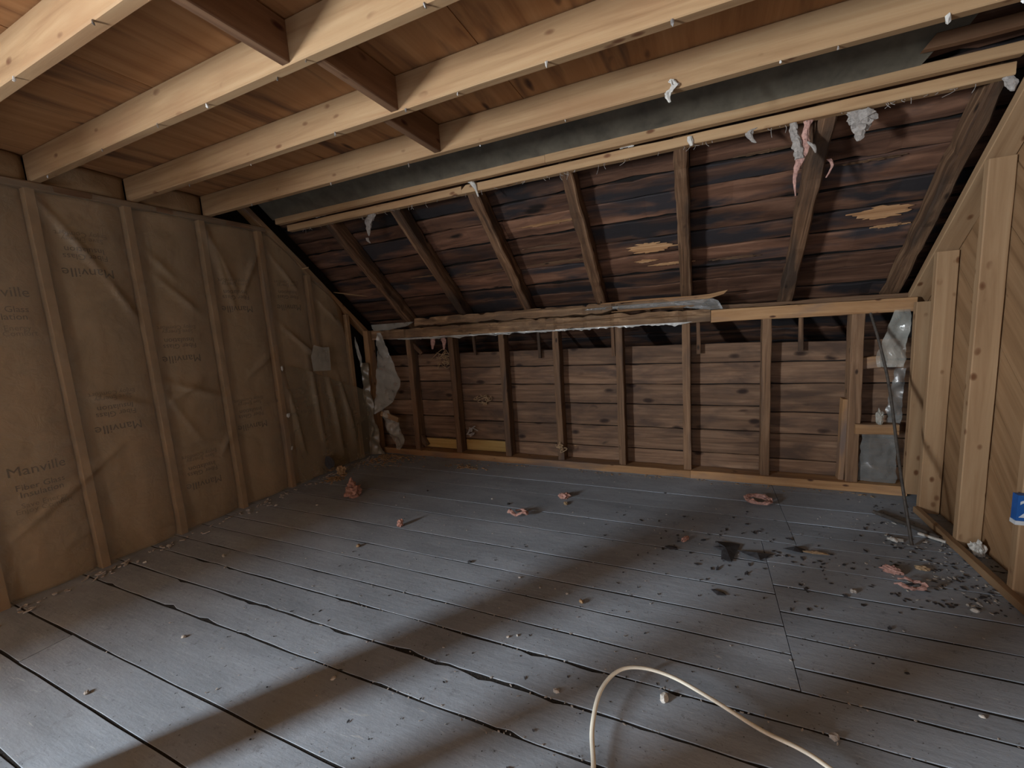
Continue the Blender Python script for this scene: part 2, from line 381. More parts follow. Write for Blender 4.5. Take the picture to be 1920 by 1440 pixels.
# ------------------------------------------------------------------ ROOF slope: boards, rafters, strapping
VO = 0.06                                            # rafters sit this much above the gable line
def on_slope(y, off):                                # point on the slope: y of the underside plane, off = distance above it
    return Vector((0, y, Pz(y)+VO)) - NIN*off
rc0, rc1 = on_slope(1.75, 0.150), on_slope(4.15, 0.150)
roof = timber('roof', ((XL+XR)/2, rc0.y, rc0.z), ((XL+XR)/2, rc1.y, rc1.z), XR-XL+0.5, 0.02, NIN, 'void', None, rough=0, step=2)
struct(roof)
def under(o, parent):
    mw = o.matrix_basis.copy(); o.parent = parent; o.matrix_parent_inverse = parent.matrix_basis.inverted(); o.matrix_basis = mw; return o
d = 0.0; start = on_slope(1.95, 0.124); i = 0
while d < 2.55:
    wd = random.choice([0.125, 0.14, 0.15, 0.165])
    c = start + SD*(d+wd/2)
    cutx = random.choice([None, -1.27, -0.06, 0.55]) if i % 2 else None
    segs = [(XL-0.16, XR+0.17)] if cutx is None else [(XL-0.16, cutx-0.002), (cutx+0.002, XR+0.17)]
    for (a, b_) in segs:
        dz = random.uniform(-0.006, 0.006)
        under(timber('roof_board', (a, c.y, c.z+dz), (b_, c.y, c.z+random.uniform(-0.006, 0.006)), wd-0.012, 0.02, NIN, 'roofboard', None, rough=0.009, step=0.06, cham=0.004, freq=4, ragged=0.018), roof)
    d += wd; i += 1
rx = [-2.575, -1.945, -1.325, -0.710, -0.100, 0.520]
for x in rx + [1.085]:
    a = on_slope(2.445, 0.055); b_ = on_slope(3.46 if x > -2.2 else 3.40, 0.055)
    ra = under(timber('rafter', (x, a.y, a.z), (x, b_.y, b_.z), 0.075 if x < 1 else 0.06, 0.108, NIN, 'rafter', None, rough=0.010, step=0.05, cham=0.008, freq=7, ragged=0.014), roof)
    if x < 1 and x > -2.4:                           # narrow strip nailed to the tail, hanging in front of the boards
        under(timber('tail_strip', (x+0.075, 3.335, 1.16), (x+0.080, 3.337, 0.915 if x > -1.8 else 0.96), 0.026, 0.02, (0, -1, 0), 'rafter', None, rough=0.003, step=0.04), roof)
under(timber('tail_strip', (-2.62, 3.30, 1.19), (-2.45, 3.34, 0.99), 0.035, 0.03, (0, -1, 0), 'rafter', None, rough=0.004, step=0.04), roof)
# two strapping timbers across the top of the slope
def strap(x0, x1, yf, z0, z1, dep, mat='pine', **kw):
    return under(timber('strapping', (x0, yf+dep/2, (z0+z1)/2), (x1, yf+dep/2, (z0+z1)/2), z1-z0, dep, (0, -1, 0), mat, None, step=0.08, **kw), roof)
strap(XL+0.06, -0.80, 2.385, 2.092, 2.136, 0.04, rough=0.002)
strap(-0.798, XR-0.02, 2.385, 2.092, 2.136, 0.04, rough=0.002)
strap(XL+0.12, -1.375, 2.437, 2.040, 2.087, 0.045, rough=0.003)
strap(-1.372, XR-0.02, 2.437, 2.040, 2.088, 0.045, rough=0.003, cut0=0.03)
# dark tar-paper covered board above the strapping, and the timber that shows where it ends
p0 = on_slope(2.385, -0.030); p1 = on_slope(2.05, 0.012)
tar = prism('tar_paper', [(XL+0.03, 0.0), (0.80, 0.0), (0.83, 0.05), (0.90, 0.09), (0.93, 0.16), (0.98, 0.30), (1.0, 0.54), (XL+0.03, 0.54)], NIN, 0.006, 'dark', None,
            origin=(0, 2.394, 2.132), ux=(1, 0, 0)); under(tar, roof)
under(timber('strapping', (0.80, 2.32, 2.178), (XR-0.01, 2.32, 2.178), 0.05, 0.035, (0, -1, 0), 'block', None, rough=0.004, step=0.05, cut0=0.02), roof)
# patches where the dark surface has split away and raw wood shows
def raw_patch(cx, y, w_, h_, seed, parent=roof, off=0.108, mat='splinter', tilt=0.0):
    random.seed(seed); pts = []
    n = 44
    for k in range(n):
        t = 2*math.pi*k/n
        r = 1 + random.uniform(-0.5, 0.22)
        pts.append((math.cos(t)*w_/2*r + (0.25*w_*random.random()*(1 if math.cos(t) > 0 else -1) if abs(math.sin(t)) < 0.35 else 0), math.sin(t)*h_/2*(1+0.35*(r-1))))
    o = on_slope(y, off)
    pr = prism('split_patch', pts, NIN, 0.005, mat, None, origin=(cx, o.y, o.z), ux=(1, 0, tilt), jit=0.003)
    return under(pr, parent)
for a in [(-0.33, 3.00, 0.27, 0.085, 1), (-0.36, 3.085, 0.11, 0.024, 2), (-0.20, 3.12, 0.20, 0.022, 3), (0.91, 2.97, 0.23, 0.085, 4), (0.95, 3.045, 0.13, 0.022, 5),
          (-0.93, 2.76, 0.36, 0.022, 6), (-1.02, 2.90, 0.30, 0.016, 7), (0.30, 2.60, 0.22, 0.014, 8), (0.78, 2.72, 0.25, 0.012, 9), (-1.60, 3.02, 0.3, 0.02, 10),
          (-0.95, 3.02, 0.4, 0.025, 11), (0.20, 3.13, 0.22, 0.02, 12), (-2.1, 3.0, 0.28, 0.016, 13)]:
    raw_patch(*a, mat='splinter' if a[4] in (1, 2, 4, 5, 6, 3) else 'old')

# ------------------------------------------------------------------ BACK KNEE WALL
wall_back = struct(box('wall_back', (XL-0.1, 3.400, -0.02), (XR+0.2, 4.25, 0.86), 'void'))
def kb(x0, x1, z0, z1):
    timber('sheathing_board', (x0, 3.384+random.uniform(-.003, .003), (z0+z1)/2), (x1, 3.384+random.uniform(-.003, .003), (z0+z1)/2), z1-z0-0.006, 0.022, (0, -1, 0), 'kneeboard', wall_back, rough=0.004, step=0.06, freq=5, ragged=0.006)
zz = [0.0, 0.168, 0.345, 0.528, 0.688, 0.845, 0.985]
for a, b_ in zip(zz[:-1], zz[1:]): kb(-2.075, 0.398, a, b_)
zz = [0.0, 0.152, 0.337, 0.490, 0.692, 0.842, 0.976]
for a, b_ in zip(zz[:-1], zz[1:]): kb(0.402, XR+0.08, a, b_)
zz = [0.0, 0.160, 0.376, 0.534, 0.718, 0.868, 0.985]
for a, b_ in zip(zz[:-1], zz[1:]): kb(XL-0.05, -2.08, a, b_)
kx = [-2.57, -2.10, -1.59, -1.105, -0.60, -0.126, 0.372, 0.852]
for i, x in enumerate(kx):
    wd = 0.054 if i < 7 else 0.066
    timber('stud', (x+wd/2, 3.314, 0.05), (x+wd/2-0.003, 3.314, 1.15), wd, 0.10, (0, -1, 0), 'old', wall_back, rough=0.004, step=0.05, cham=0.004, freq=8)
timber('stud', (0.835, 3.325, 0.05), (0.842, 3.325, 0.60), 0.03, 0.07, (0, -1, 0), 'plate', wall_back, rough=0.003, step=0.05)
timber('brace', (-2.60, 3.30, 0.30), (-2.47, 3.325, 0.085), 0.04, 0.045, (0, -1, 0), 'old', wall_back, rough=0.004, step=0.03)
timber('corner_post', (-3.03, 3.27, 0.0), (-3.025, 3.27, 1.24), 0.062, 0.09, (0, -1, 0), 'plate', wall_back, rough=0.003, step=0.08)
timber('cross_block', (0.885, 3.27, 0.418), (1.10, 3.27, 0.422), 0.065, 0.06, (0, -1, 0), 'plate', wall_back, rough=0.005, step=0.03)
timber('cross_block', (0.905, 3.33, 0.825), (1.01, 3.33, 0.835), 0.075, 0.05, (0, -1, 0), 'plate', wall_back, rough=0.006, step=0.03)
timber('bottom_plate', (XL+0.12, 3.305, 0.031), (-0.08, 3.305, 0.029), 0.125, 0.058, (0, 0, 1), 'plate', wall_back, rough=0.006, step=0.05, freq=6, ragged=0.006)
timber('bottom_plate', (-0.078, 3.305, 0.031), (XR+0.03, 3.305, 0.031), 0.125, 0.060, (0, 0, 1), 'plate', wall_back, rough=0.003, step=0.08)
for x0, x1, za, zb in [(-2.505, -2.12, 0.065, 0.155), (-2.035, -1.605, 0.065, 0.165)]:
    timber('yellow_board', (x0, 3.355, (za+zb)/2), (x1, 3.352, (za+zb)/2), zb-za, 0.018, (0, -1, 0), 'yellow', wall_back, rough=0.003, step=0.05)
# header beams on the knee wall: split old beam on the left, sounder timber on the right
timber('header_beam', (-2.96, 3.300, 1.196), (0.055, 3.300, 1.190), 0.095, 0.115, (0, -1, 0), 'beam', wall_back, rough=0.013, step=0.03, freq=8, ragged=0.024)
timber('header_beam', (-2.44, 3.295, 1.285), (0.030, 3.290, 1.283), 0.070, 0.085, (0, -1, 0.15), 'beam', wall_back, rough=0.018, step=0.025, freq=8, ragged=0.034, cut1=0.05)
timber('header_beam', (0.058, 3.300, 1.180), (XR+0.02, 3.300, 1.178), 0.083, 0.10, (0, -1, 0), 'plate', wall_back, rough=0.004, step=0.07)
timber('header_beam', (0.062, 3.345, 1.236), (XR+0.02, 3.345, 1.234), 0.028, 0.07, (0, -1, 0), 'old', wall_back, rough=0.006, step=0.05, ragged=0.01)
def splinter(name, pts, thick, mat, parent, taper=True):
    P = spline(pts, 5); n = len(P)
    V, Fc = tube_mesh(P, [thick*(1-0.75*abs(2*i/(n-1)-0.9)**2*0.9) if taper else thick for i in range(n)], 5, 0.5)
    return link(name, V, Fc, mat, parent)
for (xa, za, xb, zb, th) in [(-0.70, 1.322, 0.09, 1.322, 0.012), (-1.4, 1.318, -0.72, 1.300, 0.010), (-0.62, 1.255, 0.05, 1.262, 0.011), (-1.95, 1.236, -1.2, 1.232, 0.009), (-2.3, 1.20, -1.5, 1.19, 0.008),
                              (-1.1, 1.19, -0.4, 1.215, 0.009), (-0.5, 1.19, 0.03, 1.19, 0.007)]:
    splinter('splinter', [(xa, 3.243, za), ((xa+xb)/2, 3.236, (za+zb)/2+0.004), (xb, 3.245, zb)], th, random.choice(['splinter', 'beam', 'beam']), wall_back)
prism('raw_flap', [(-0.25, 0), (0.05, 0.012), (0.16, 0.03), (0.135, 0.004), (0.05, -0.018), (-0.2, -0.02)], (0, -1, 0.2), 0.008, 'plate', wall_back, origin=(0.0, 3.24, 1.318), ux=(1, 0, 0))

# ------------------------------------------------------------------ LEFT GABLE WALL
wall_left = struct(prism('wall_left', [(-0.6, 0), (4.2, 0), (4.2, 0.95), (2.15, 2.72), (2.0, 2.4), (-0.6, 2.4)], (1, 0, 0), 0.02, 'void', None, origin=(XL-0.12, 0, 0), ux=(0, 1, 0)))
def wl(o): return under(o, wall_left)
# gable wall behind the camera, with the window
WX0, WX1, WH, WV = XL-0.18, XL-0.02, 0.27, 0.44
for lo, hi in [((WX0, REAR, 0), (WX1, WIN_Y-WH, 2.24)), ((WX0, WIN_Y+WH, 0), (WX1, -0.6, 2.24)),
               ((WX0, WIN_Y-WH, 0), (WX1, WIN_Y+WH, WIN_Z-WV)), ((WX0, WIN_Y-WH, WIN_Z+WV), (WX1, WIN_Y+WH, 2.24))]:
    wl(box('panel', lo, hi, 'kraft'))
win = struct(box('window_1', (WX0+0.010, WIN_Y-WH, WIN_Z-WV), (WX0+0.016, WIN_Y+WH, WIN_Z+WV), 'glass'))
for lo, hi in [((WX0, WIN_Y-WH, WIN_Z-WV), (WX0+0.05, WIN_Y-WH+0.025, WIN_Z+WV)), ((WX0, WIN_Y+WH-0.025, WIN_Z-WV), (WX0+0.05, WIN_Y+WH, WIN_Z+WV)),
               ((WX0, WIN_Y-WH+0.025, WIN_Z-WV), (WX0+0.05, WIN_Y+WH-0.025, WIN_Z-WV+0.03)), ((WX0, WIN_Y-WH+0.025, WIN_Z+WV-0.03), (WX0+0.05, WIN_Y+WH-0.025, WIN_Z+WV))]:
    under(box('window_frame', lo, hi, 'frame'), win)
STUDS = [-0.52, -0.12, 0.28, 0.675, 1.060, 1.460, 1.865, 2.275, 2.675, 3.06]
for y in STUDS:
    top = min(2.03, Pz(y+0.02)-0.05)
    wl(timber('stud', (-3.104, y, 0.0), (-3.104, y, top), 0.040, 0.088, (1, 0, 0), 'plate' if abs(y-2.275) < .01 or abs(y-2.675) < .01 else 'kraftstud', None, rough=0.002, step=0.15))
wl(timber('top_plate', (-3.104, -0.6, 2.049), (-3.104, 2.33, 2.049), 0.036, 0.088, (1, 0, 0), 'old', None, rough=0.002, step=0.2))
a, b_ = Vector((0, 2.02, Pz(2.02))), Vector((0, 3.36, Pz(3.36)))
wl(timber('sloped_plate', (-3.112, a.y, a.z-0.022), (-3.112, b_.y, b_.z-0.022), 0.088, 0.040, -NIN, 'plate', None, rough=0.002, step=0.15))

CREASE = [((0.72, 0.30), (1.28, 0.70), .012, .010), ((1.08, 1.98), (1.30, 1.62), .016, .014), ((1.30, 1.62), (1.42, 1.35), .012, .012), ((1.75, 0.42), (1.86, 0.62), .010, .010),
          ((1.46, 1.00), (1.86, 0.82), .012, .016), ((1.50, 0.86), (1.72, 0.98), .014, .016), ((1.87, 1.98), (2.05, 1.55), .014, .014), ((1.87, 1.96), (2.02, 1.40), .010, .014), ((2.27, 1.95), (2.05, 1.50), .012, .014),
          ((2.30, 1.36), (2.72, 0.98), .015, .012), ((2.30, 1.90), (2.55, 1.60), .010, .012), ((2.70, 1.55), (3.0, 1.28), .010, .012), ((2.30, 0.95), (2.42, 0.2), .008, .012), ((1.10, 0.98), (1.40, 0.86), .012, .016),
          ((2.02, 0.95), (2.26, 1.12), .012, .015), ((1.47, 0.95), (1.66, 0.55), .008, .010), ((2.55, 1.1), (2.62, 0.15), .010, .02), ((2.72, 0.95), (2.80, 0.1), .014, .02), ((2.85, 0.9), (2.98, 0.1), .012, .02),
          ((1.50, 1.80), (1.66, 1.62), .010, .012), ((1.52, 1.66), (1.78, 1.40), .010, .014), ((0.30, 1.2), (0.66, 0.9), .01, .012)]
def seg_d(p, a, b_):
    ax, ay = a; bx, by = b_; t = ((p[0]-ax)*(bx-ax)+(p[1]-ay)*(by-ay))/((bx-ax)**2+(by-ay)**2); t = max(0, min(1, t))
    return math.hypot(p[0]-ax-(bx-ax)*t, p[1]-ay-(by-ay)*t), math.sin(math.pi*min(1, max(0, t*0.9+0.05)))
def batt_x(y, z, y0, y1, seed):
    u = (y-y0)/(y1-y0); e = max(0.0, math.sin(math.pi*min(1, max(0, u))**1.35))**0.6
    n = noise.noise(Vector((y*4.5, z*2.2, seed)))*0.010 + noise.noise(Vector((y*14, z*5, seed+9)))*0.0035
    foot = -0.012*max(0, 1-z/0.12)
    cr = 0.0
    for a, b_, amp, wd in CREASE:
        dd, tt = seg_d((y, z), a, b_)
        if dd < wd*3: cr += 0.9*amp*tt*math.exp(-(dd/wd)**2)
    return -3.108 + e*(0.040+n+cr) + foot
INK = []
def printed(lines, parent, y0, y1, seed, yc, zc, up):
    """flat print following the paper: the words one under the other"""
    for (txt, dz, width, mt) in lines:
        cu = bpy.data.curves.new('t', 'FONT'); cu.body = txt; cu.size = 0.1; cu.align_x = 'CENTER'; cu.resolution_u = 2
        ob = bpy.data.objects.new('t', cu); COL.objects.link(ob)
        dg = bpy.context.evaluated_depsgraph_get(); me = bpy.data.meshes.new_from_object(ob.evaluated_get(dg))
        bpy.data.objects.remove(ob); bpy.data.curves.remove(cu)
        bm = bmesh.new(); bm.from_mesh(me)
        bmesh.ops.triangulate(bm, faces=bm.faces[:], ngon_method='EAR_CLIP')
        xs = [v.co.x for v in bm.verts]; wdt = max(xs)-min(xs); k = width/wdt
        for v in bm.verts:
            y = yc + up*v.co.x*k; z = zc - up*dz + up*v.co.y*k*1.05
            v.co = Vector((batt_x(y, z, y0, y1, seed)+0.0022, y, z))
        bm.to_mesh(me); bm.free(); me.materials.clear(); me.materials.append(M[mt])
        o = bpy.data.objects.new('printed_word', me); COL.objects.link(o); under(o, parent)
WORDS = [('Manville', 0, 0.205, 'ink'), ('Fiber Glass', 0.075, 0.175, 'ink'), ('Insulation', 0.112, 0.155, 'ink'), ('Save Energy', 0.165, 0.165, 'inkfaint'), ('Enjoy Comfort', 0.192, 0.205, 'inkfaint')]
BATTS = [
 (0.697, 1.040, 'brown kraft insulation batt with upright print, leftmost in the stud wall', [(0.885, 0.62, 1), (0.885, 1.495, 1)]),
 (1.082, 1.440, 'brown kraft insulation batt with upside-down print, second bay from the left edge', [(1.236, 1.655, -1), (1.238, 0.785, -1)]),
 (1.482, 1.845, 'brown kraft insulation batt, third bay, creased plastic glinting at its middle', [(1.622, 1.145, -1), (1.630, 0.30, -1)]),
 (1.887, 2.255, 'brown kraft insulation batt with folds below the last joist end, fourth bay', [(2.035, 1.468, -1), (2.020, 0.60, -1)]),
 (2.297, 2.655, 'brown kraft insulation batt under the roof slope, right of the amber stud', [(2.463, 1.485, -1), (2.460, 0.61, -1)]),
 (2.697, 3.04, 'short brown kraft insulation batt in the corner by the knee wall', []),
 (0.30, 0.655, 'brown kraft insulation batt next to the left picture edge', []),
]
for bi, (y0, y1, lab, prints) in enumerate(BATTS):
    nu, nv = 30, 110; V, Fc = [], []
    def top(y): return min(2.028, Pz(y)-0.055)
    for j in range(nv+1):
        for i in range(nu+1):
            y = y0+(y1-y0)*i/nu; z = 0.004+(top(y)-0.004)*j/nv
            V.append((batt_x(y, z, y0, y1, bi*3.7), y, z))
    nb = len(V)
    for i, j in [(0, 0), (nu, 0), (nu, nv), (0, nv)]:
        v = V[j*(nu+1)+i]; V.append((-3.186, v[1], v[2]))
    for j in range(nv):
        for i in range(nu):
            a = j*(nu+1)+i; Fc.append((a, a+1, a+nu+2, a+nu+1))
    rows = [[i for i in range(nu+1)], [j*(nu+1)+nu for j in range(nv+1)], [nv*(nu+1)+i for i in range(nu, -1, -1)], [j*(nu+1) for j in range(nv, -1, -1)]]
    for k, r in enumerate(rows): Fc.append(tuple(r[::-1])+(nb+k, nb+(k+1) % 4))
    Fc.append((nb+3, nb+2, nb+1, nb))
    o = link('insulation_batt', V, Fc, 'kraft', None, None, True)
    tag(o, lab, 'insulation', 'kraft insulation batts in the left wall')
    for (yc, zc, up) in prints: printed(WORDS, o, y0, y1, bi*3.7, yc, zc, up)
for (y0, y1, lab) in [(0.74, 1.07, 'short insulation strip above the wall plate, left of the first joist end'), (1.116, 1.477, 'short insulation strip between the two left joist ends'),
                      (1.524, 1.897, 'short insulation strip between the two right joist ends')]:
    V, Fc = [], []; nu, nv = 12, 6
    for j in range(nv+1):
        for i in range(nu+1):
            y = y0+(y1-y0)*i/nu; z = 2.07+0.125*j/nv
            V.append((-3.10+0.03*math.sin(math.pi*i/nu)**0.6+noise.noise(Vector((y*8, z*8, 3)))*0.012, y, z))
    nb = len(V)
    for i, j in [(0, 0), (nu, 0), (nu, nv), (0, nv)]:
        v = V[j*(nu+1)+i]; V.append((-3.18, v[1], v[2]))
    for j in range(nv):
        for i in range(nu):
            a = j*(nu+1)+i; Fc.append((a, a+1, a+nu+2, a+nu+1))
    rows = [[i for i in range(nu+1)], [j*(nu+1)+nu for j in range(nv+1)], [nv*(nu+1)+i for i in range(nu, -1, -1)], [j*(nu+1) for j in range(nv, -1, -1)]]
    for k, r in enumerate(rows): Fc.append(tuple(r[::-1])+(nb+k, nb+(k+1) % 4))
    Fc.append((nb+3, nb+2, nb+1, nb))
    tag(link('insulation_strip', V, Fc, 'kraft', None, None, True), lab, 'insulation', 'insulation strips between the joist ends')

# clear plastic sheet over studs and batts
def sheet_x(y, z):
    s = min(abs(y-q) for q in STUDS)/0.2
    x = -3.052 - 0.010*min(1, s)*(1 if True else 0)
    x += noise.noise(Vector((y*3, z*1.5, 4)))*0.006 + noise.noise(Vector((y*11, z*3.2, 8)))*0.003
    for a, b_, amp, wd in CREASE:
        dd, tt = seg_d((y, z), a, b_)
        if dd < wd*3: x += 2.3*amp*tt*math.exp(-(dd/wd)**2)
    return x
def sheet(name, y0, y1, zb, zt, ny, nz, xf, mat):
    V, Fc = [], []
    for j in range(nz+1):
        for i in range(ny+1):
            y = y0+(y1-y0)*i/ny; a, b_ = zb(y), zt(y); z = a+(b_-a)*j/nz
            V.append((xf(y, z), y, z))
    for j in range(nz):
        for i in range(ny):
            a = j*(ny+1)+i; Fc.append((a, a+1, a+ny+2, a+ny+1))
    return link(name, V, Fc, mat, None, None, True)
tag(sheet('plastic_sheet', 0.10, 3.02, lambda y: 0.006, lambda y: min(2.06, Pz(y)-0.004) if y < 2.88 else min(2.06, Pz(y)-0.004-(y-2.88)*2.6), 190, 130, sheet_x, 'film'),
    'clear plastic vapour sheet stapled over the insulated stud wall', 'plastic sheet')
def lap_x(y, z): return sheet_x(y, z)+0.012+noise.noise(Vector((y*6, z*4, 2)))*0.012+0.02*max(0, (y-2.75))
tag(sheet('plastic_sheet', 2.32, 3.20, lambda y: 0.006+max(0, noise.noise(Vector((y*9, 1, 1))))*0.05, lambda y: 1.02-0.42*(y-2.32)+noise.noise(Vector((y*7, 5, 1)))*0.03, 60, 60, lap_x, 'filmbrown'),
    'dusty lap of plastic over the low corner of the left wall', 'plastic sheet')
tag(prism('tape_patch', [(-0.095, -0.105), (0.09, -0.12), (0.10, 0.085), (0.02, 0.09), (-0.06, 0.115), (-0.10, 0.02)], (1, 0, 0), 0.002, 'filmgrey', None, origin=(-3.018, 2.66, 1.03), ux=(0, 1, 0)),
    'pale square plastic patch on the left wall near the knee wall', 'patch')
for k, (y, z) in enumerate([(2.29, 1.0), (2.285, 0.62), (2.28, 0.35)]):
    tag(tiny_scrap('staple_scrap', (-3.035, y, z), 0.035, 'white', None, 500+k), ['white torn staple scrap highest on the amber wall stud', 'white torn staple scrap midway on the amber wall stud', 'white torn staple scrap lowest on the amber wall stud'][k], 'scrap', 'scraps on the amber stud')

# ------------------------------------------------------------------ RIGHT WALL
wall_right = struct(prism('wall_right', [(REAR, 0), (4.2, 0), (4.2, 0.95), (2.15, 2.72), (2.0, 2.4), (REAR, 2.4)], (1, 0, 0), 0.02, 'void', None, origin=(XR+0.118, 0, 0), ux=(0, 1, 0)))
def wr(o): return under(o, wall_right)
def clip(poly, pts_n):
    for (px, py, nx, ny) in pts_n:
        out = []
        for i in range(len(poly)):
            a, b_ = poly[i-1], poly[i]
            da, db = (a[0]-px)*nx+(a[1]-py)*ny, (b_[0]-px)*nx+(b_[1]-py)*ny
            if (da >= 0) != (db >= 0):
                t = da/(da-db); out.append((a[0]+(b_[0]-a[0])*t, a[1]+(b_[1]-a[1])*t))
            if db >= 0: out.append(b_)
        poly = out
        if len(poly) < 3: return []
    return poly
bw = 0.185
for i in range(-34, 24):
    c = i*bw*math.sqrt(2)+0.05
    h = bw*math.sqrt(2)/2*0.985
    # board running down towards the camera: z - y = const
    strip = [(-6, -6+c-h), (6, 6+c-h), (6, 6+c+h), (-6, -6+c+h)]
    cl = [(0, 0.0, 0, 1), (3.40, 0, -1, 0), (-0.9, 0, 1, 0), (0, 2.2, 0, -1), (3.323, 1.24, -0.655, -0.756)]
    pg = clip(strip, cl)
    if len(pg) < 3: continue
    cy = sum(p[0] for p in pg)/len(pg); cz = sum(p[1] for p in pg)/len(pg)
    # local x along the board so the grain follows it
    s2 = math.sqrt(0.5); loc = []
    for (y, z) in pg:
        dy, dz = y-cy, z-cz; loc.append(((dy+dz)*s2, (-dy+dz)*s2))
    wr(prism('diagonal_board', loc, (1, 0, 0), 0.02, 'diag', None, origin=(XR+0.094+random.uniform(-0.002, 0.002), cy, cz), ux=(0, 1, 1)))
RST = [(2.61, None), (2.20, None), (3.00, None), (1.80, None), (1.40, None), (1.0, None), (0.6, None), (0.2, None), (-0.2, None)]
for (y, t) in RST:
    topz = min(2.19, Pz(y+0.02)-0.062)
    wr(timber('stud', (XR+0.045, y+0.020, 0.0), (XR+0.045, y+0.020, topz), 0.040, 0.090, (1, 0, 0), 'stud', None, rough=0.0015, step=0.15, cham=0.004))
wr(timber('stud', (XR+0.040, 3.175, 0.05), (XR+0.040, 3.175, 1.19), 0.040, 0.110, (1, 0, 0), 'stud', None, rough=0.002, step=0.12))
wr(timber('stud', (XR+0.060, 3.215, 0.05), (XR+0.060, 3.215, 1.19), 0.036, 0.09, (1, 0, 0), 'stud', None, rough=0.002, step=0.12))
a, b_ = Vector((0, 2.02, Pz(2.02))), Vector((0, 3.36, Pz(3.36)))
wr(timber('sloped_plate', (XR+0.045, a.y, a.z-0.028), (XR+0.045, b_.y, b_.z-0.028), 0.098, 0.042, -NIN, 'stud', None, rough=0.002, step=0.15))
wr(timber('bottom_plate', (XR-0.012, 1.2, 0.018), (XR-0.012, 3.0, 0.018), 0.030, 0.034, (0, 0, 1), 'stud', None, rough=0.003, step=0.1))
wr(box('panel', (XR+0.09, REAR, 0), (XR+0.118, -0.9, 2.2), 'diag'))

# ------------------------------------------------------------------ rear of the room (behind the camera)
wall_rear = struct(box('wall_rear', (XL-0.1, REAR-0.05, 0), (-0.95, REAR, 2.22), 'ply'))
for lo, hi in [((0.35, REAR-0.05, 0), (XR+0.14, REAR, 2.22)), ((-0.95, REAR-0.05, 0), (0.35, REAR, 0.8)), ((-0.95, REAR-0.05, 1.8), (0.35, REAR, 2.22))]:
    under(box('panel', lo, hi, 'ply'), wall_rear)
fill_win = struct(box('fill_window', (-0.95, REAR-0.035, 0.8), (0.35, REAR-0.03, 1.8), 'glass'))  # unseen window added to give frontal fill light
for lo, hi in [((-0.95, REAR-0.05, 0.8), (-0.90, REAR+0.01, 1.8)), ((0.30, REAR-0.05, 0.8), (0.35, REAR+0.01, 1.8)), ((-0.90, REAR-0.05, 0.8), (0.30, REAR+0.01, 0.85)), ((-0.90, REAR-0.05, 1.75), (0.30, REAR+0.01, 1.8))]:
    under(box('window_frame', lo, hi, 'frame'), fill_win)
# added posts and rail, out of view, to throw soft bands on the floor
gr = bpy.data.objects.new('shadow_posts', None); COL.objects.link(gr); gr.location = (0, 0, 0)
tag(gr, 'added unseen low wooden posts and rail behind the camera, casting floor shadow bands', 'shadow caster')
for x, y, wd in [(-1.815, 0.06, .14), (-1.43, 0.06, .05), (-1.12, 0.06, .14)]:
    timber('post', (x, y, 0.0), (x, y, 0.78), wd, 0.09, (0, -1, 0), 'pine', gr)
timber('rail', (-1.90, 0.06, 0.80), (-1.04, 0.06, 0.80), 0.09, 0.04, (0, 0, 1), 'pine', gr)

# ------------------------------------------------------------------ THINGS
# loose white cable
cp = [(-0.262, 0.62, .006), (-0.262, 0.80, .008), (-0.262, 0.93, .015), (-0.292, 1.05, .028), (-0.292, 1.165, .045), (-0.252, 1.25, .055), (-0.184, 1.285, .058), (-0.088, 1.285, .055), (0.029, 1.245, .05),
      (0.147, 1.205, .035), (0.236, 1.175, .040), (0.295, 1.150, .035), (0.42, 1.08, .02), (0.60, 0.95, .008), (0.75, 0.80, .006)]
P = spline(cp, 9); V, Fc = tube_mesh(P, 0.0068, 10, 0.62)
tag(link('cable', V, Fc, 'cord', None, None, True), 'cream flat cable looping up off the grey floor in front', 'cable')

def crumple(name, loc, size, mat, seed, label, cat, group=None, freq=2.2, amp=0.55, rest=True, sub=3):
    bm = bmesh.new(); bmesh.ops.create_icosphere(bm, subdivisions=sub, radius=1)
    for v in bm.verts:
        p = v.co.copy()
        k = 1 + amp*noise.noise(p*freq+Vector((seed*3.1, 0, seed))) + amp*0.7*abs(noise.noise(p*freq*2.3+Vector((0, seed, 7)))) - 0.2
        q = p*k
        v.co = Vector((q.x*size[0], q.y*size[1], q.z*size[2]))
    lo = min(v.co.z for v in bm.verts)
    if rest:
        for v in bm.verts: v.co.z = max(0.0005, v.co.z - lo*0.55)
    me = bpy.data.meshes.new(name); bm.to_mesh(me); bm.free(); me.materials.append(M[mat])
    for p in me.polygons: p.use_smooth = False
    o = bpy.data.objects.new(name, me); COL.objects.link(o); o.location = loc
    o.rotation_euler.z = seed*1.7
    return tag(o, label, cat, group)
def curl(name, loc, r, wid, mat, seed, label, cat, group=None, turns=0.85, h=0.03):
    """a curled torn strip of glass wool lying on the floor"""
    n = 26; P, R = [], []
    for i in range(n):
        t = i/(n-1); a = seed + t*turns*2*math.pi
        rr = r*(1+0.3*noise.noise(Vector((t*4, seed, 1))))
        P.append(Vector((math.cos(a)*rr*1.25, math.sin(a)*rr*0.8, 0.008+h*abs(noise.noise(Vector((t*3, seed, 5))))+h*0.3)))
        R.append(wid*(0.55+0.6*abs(noise.noise(Vector((t*6, seed, 9)))))*(1 if 1 < i < n-2 else 0.5))
    V, Fc = tube_mesh(P, R, 7, 0.8)
    V = [Vector((v.x, v.y, max(0.0006, v.z + 0.5*wid*noise.noise(v*60)))) + Vector((noise.noise(v*70+Vector((3, 0, 0))), noise.noise(v*70+Vector((9, 0, 0))), 0))*wid*0.6 for v in V]
    o = link(name, V, Fc, mat, None, Matrix.Translation(loc)); return tag(o, label, cat, group)
GP = 'pink glass wool tufts on the floor'
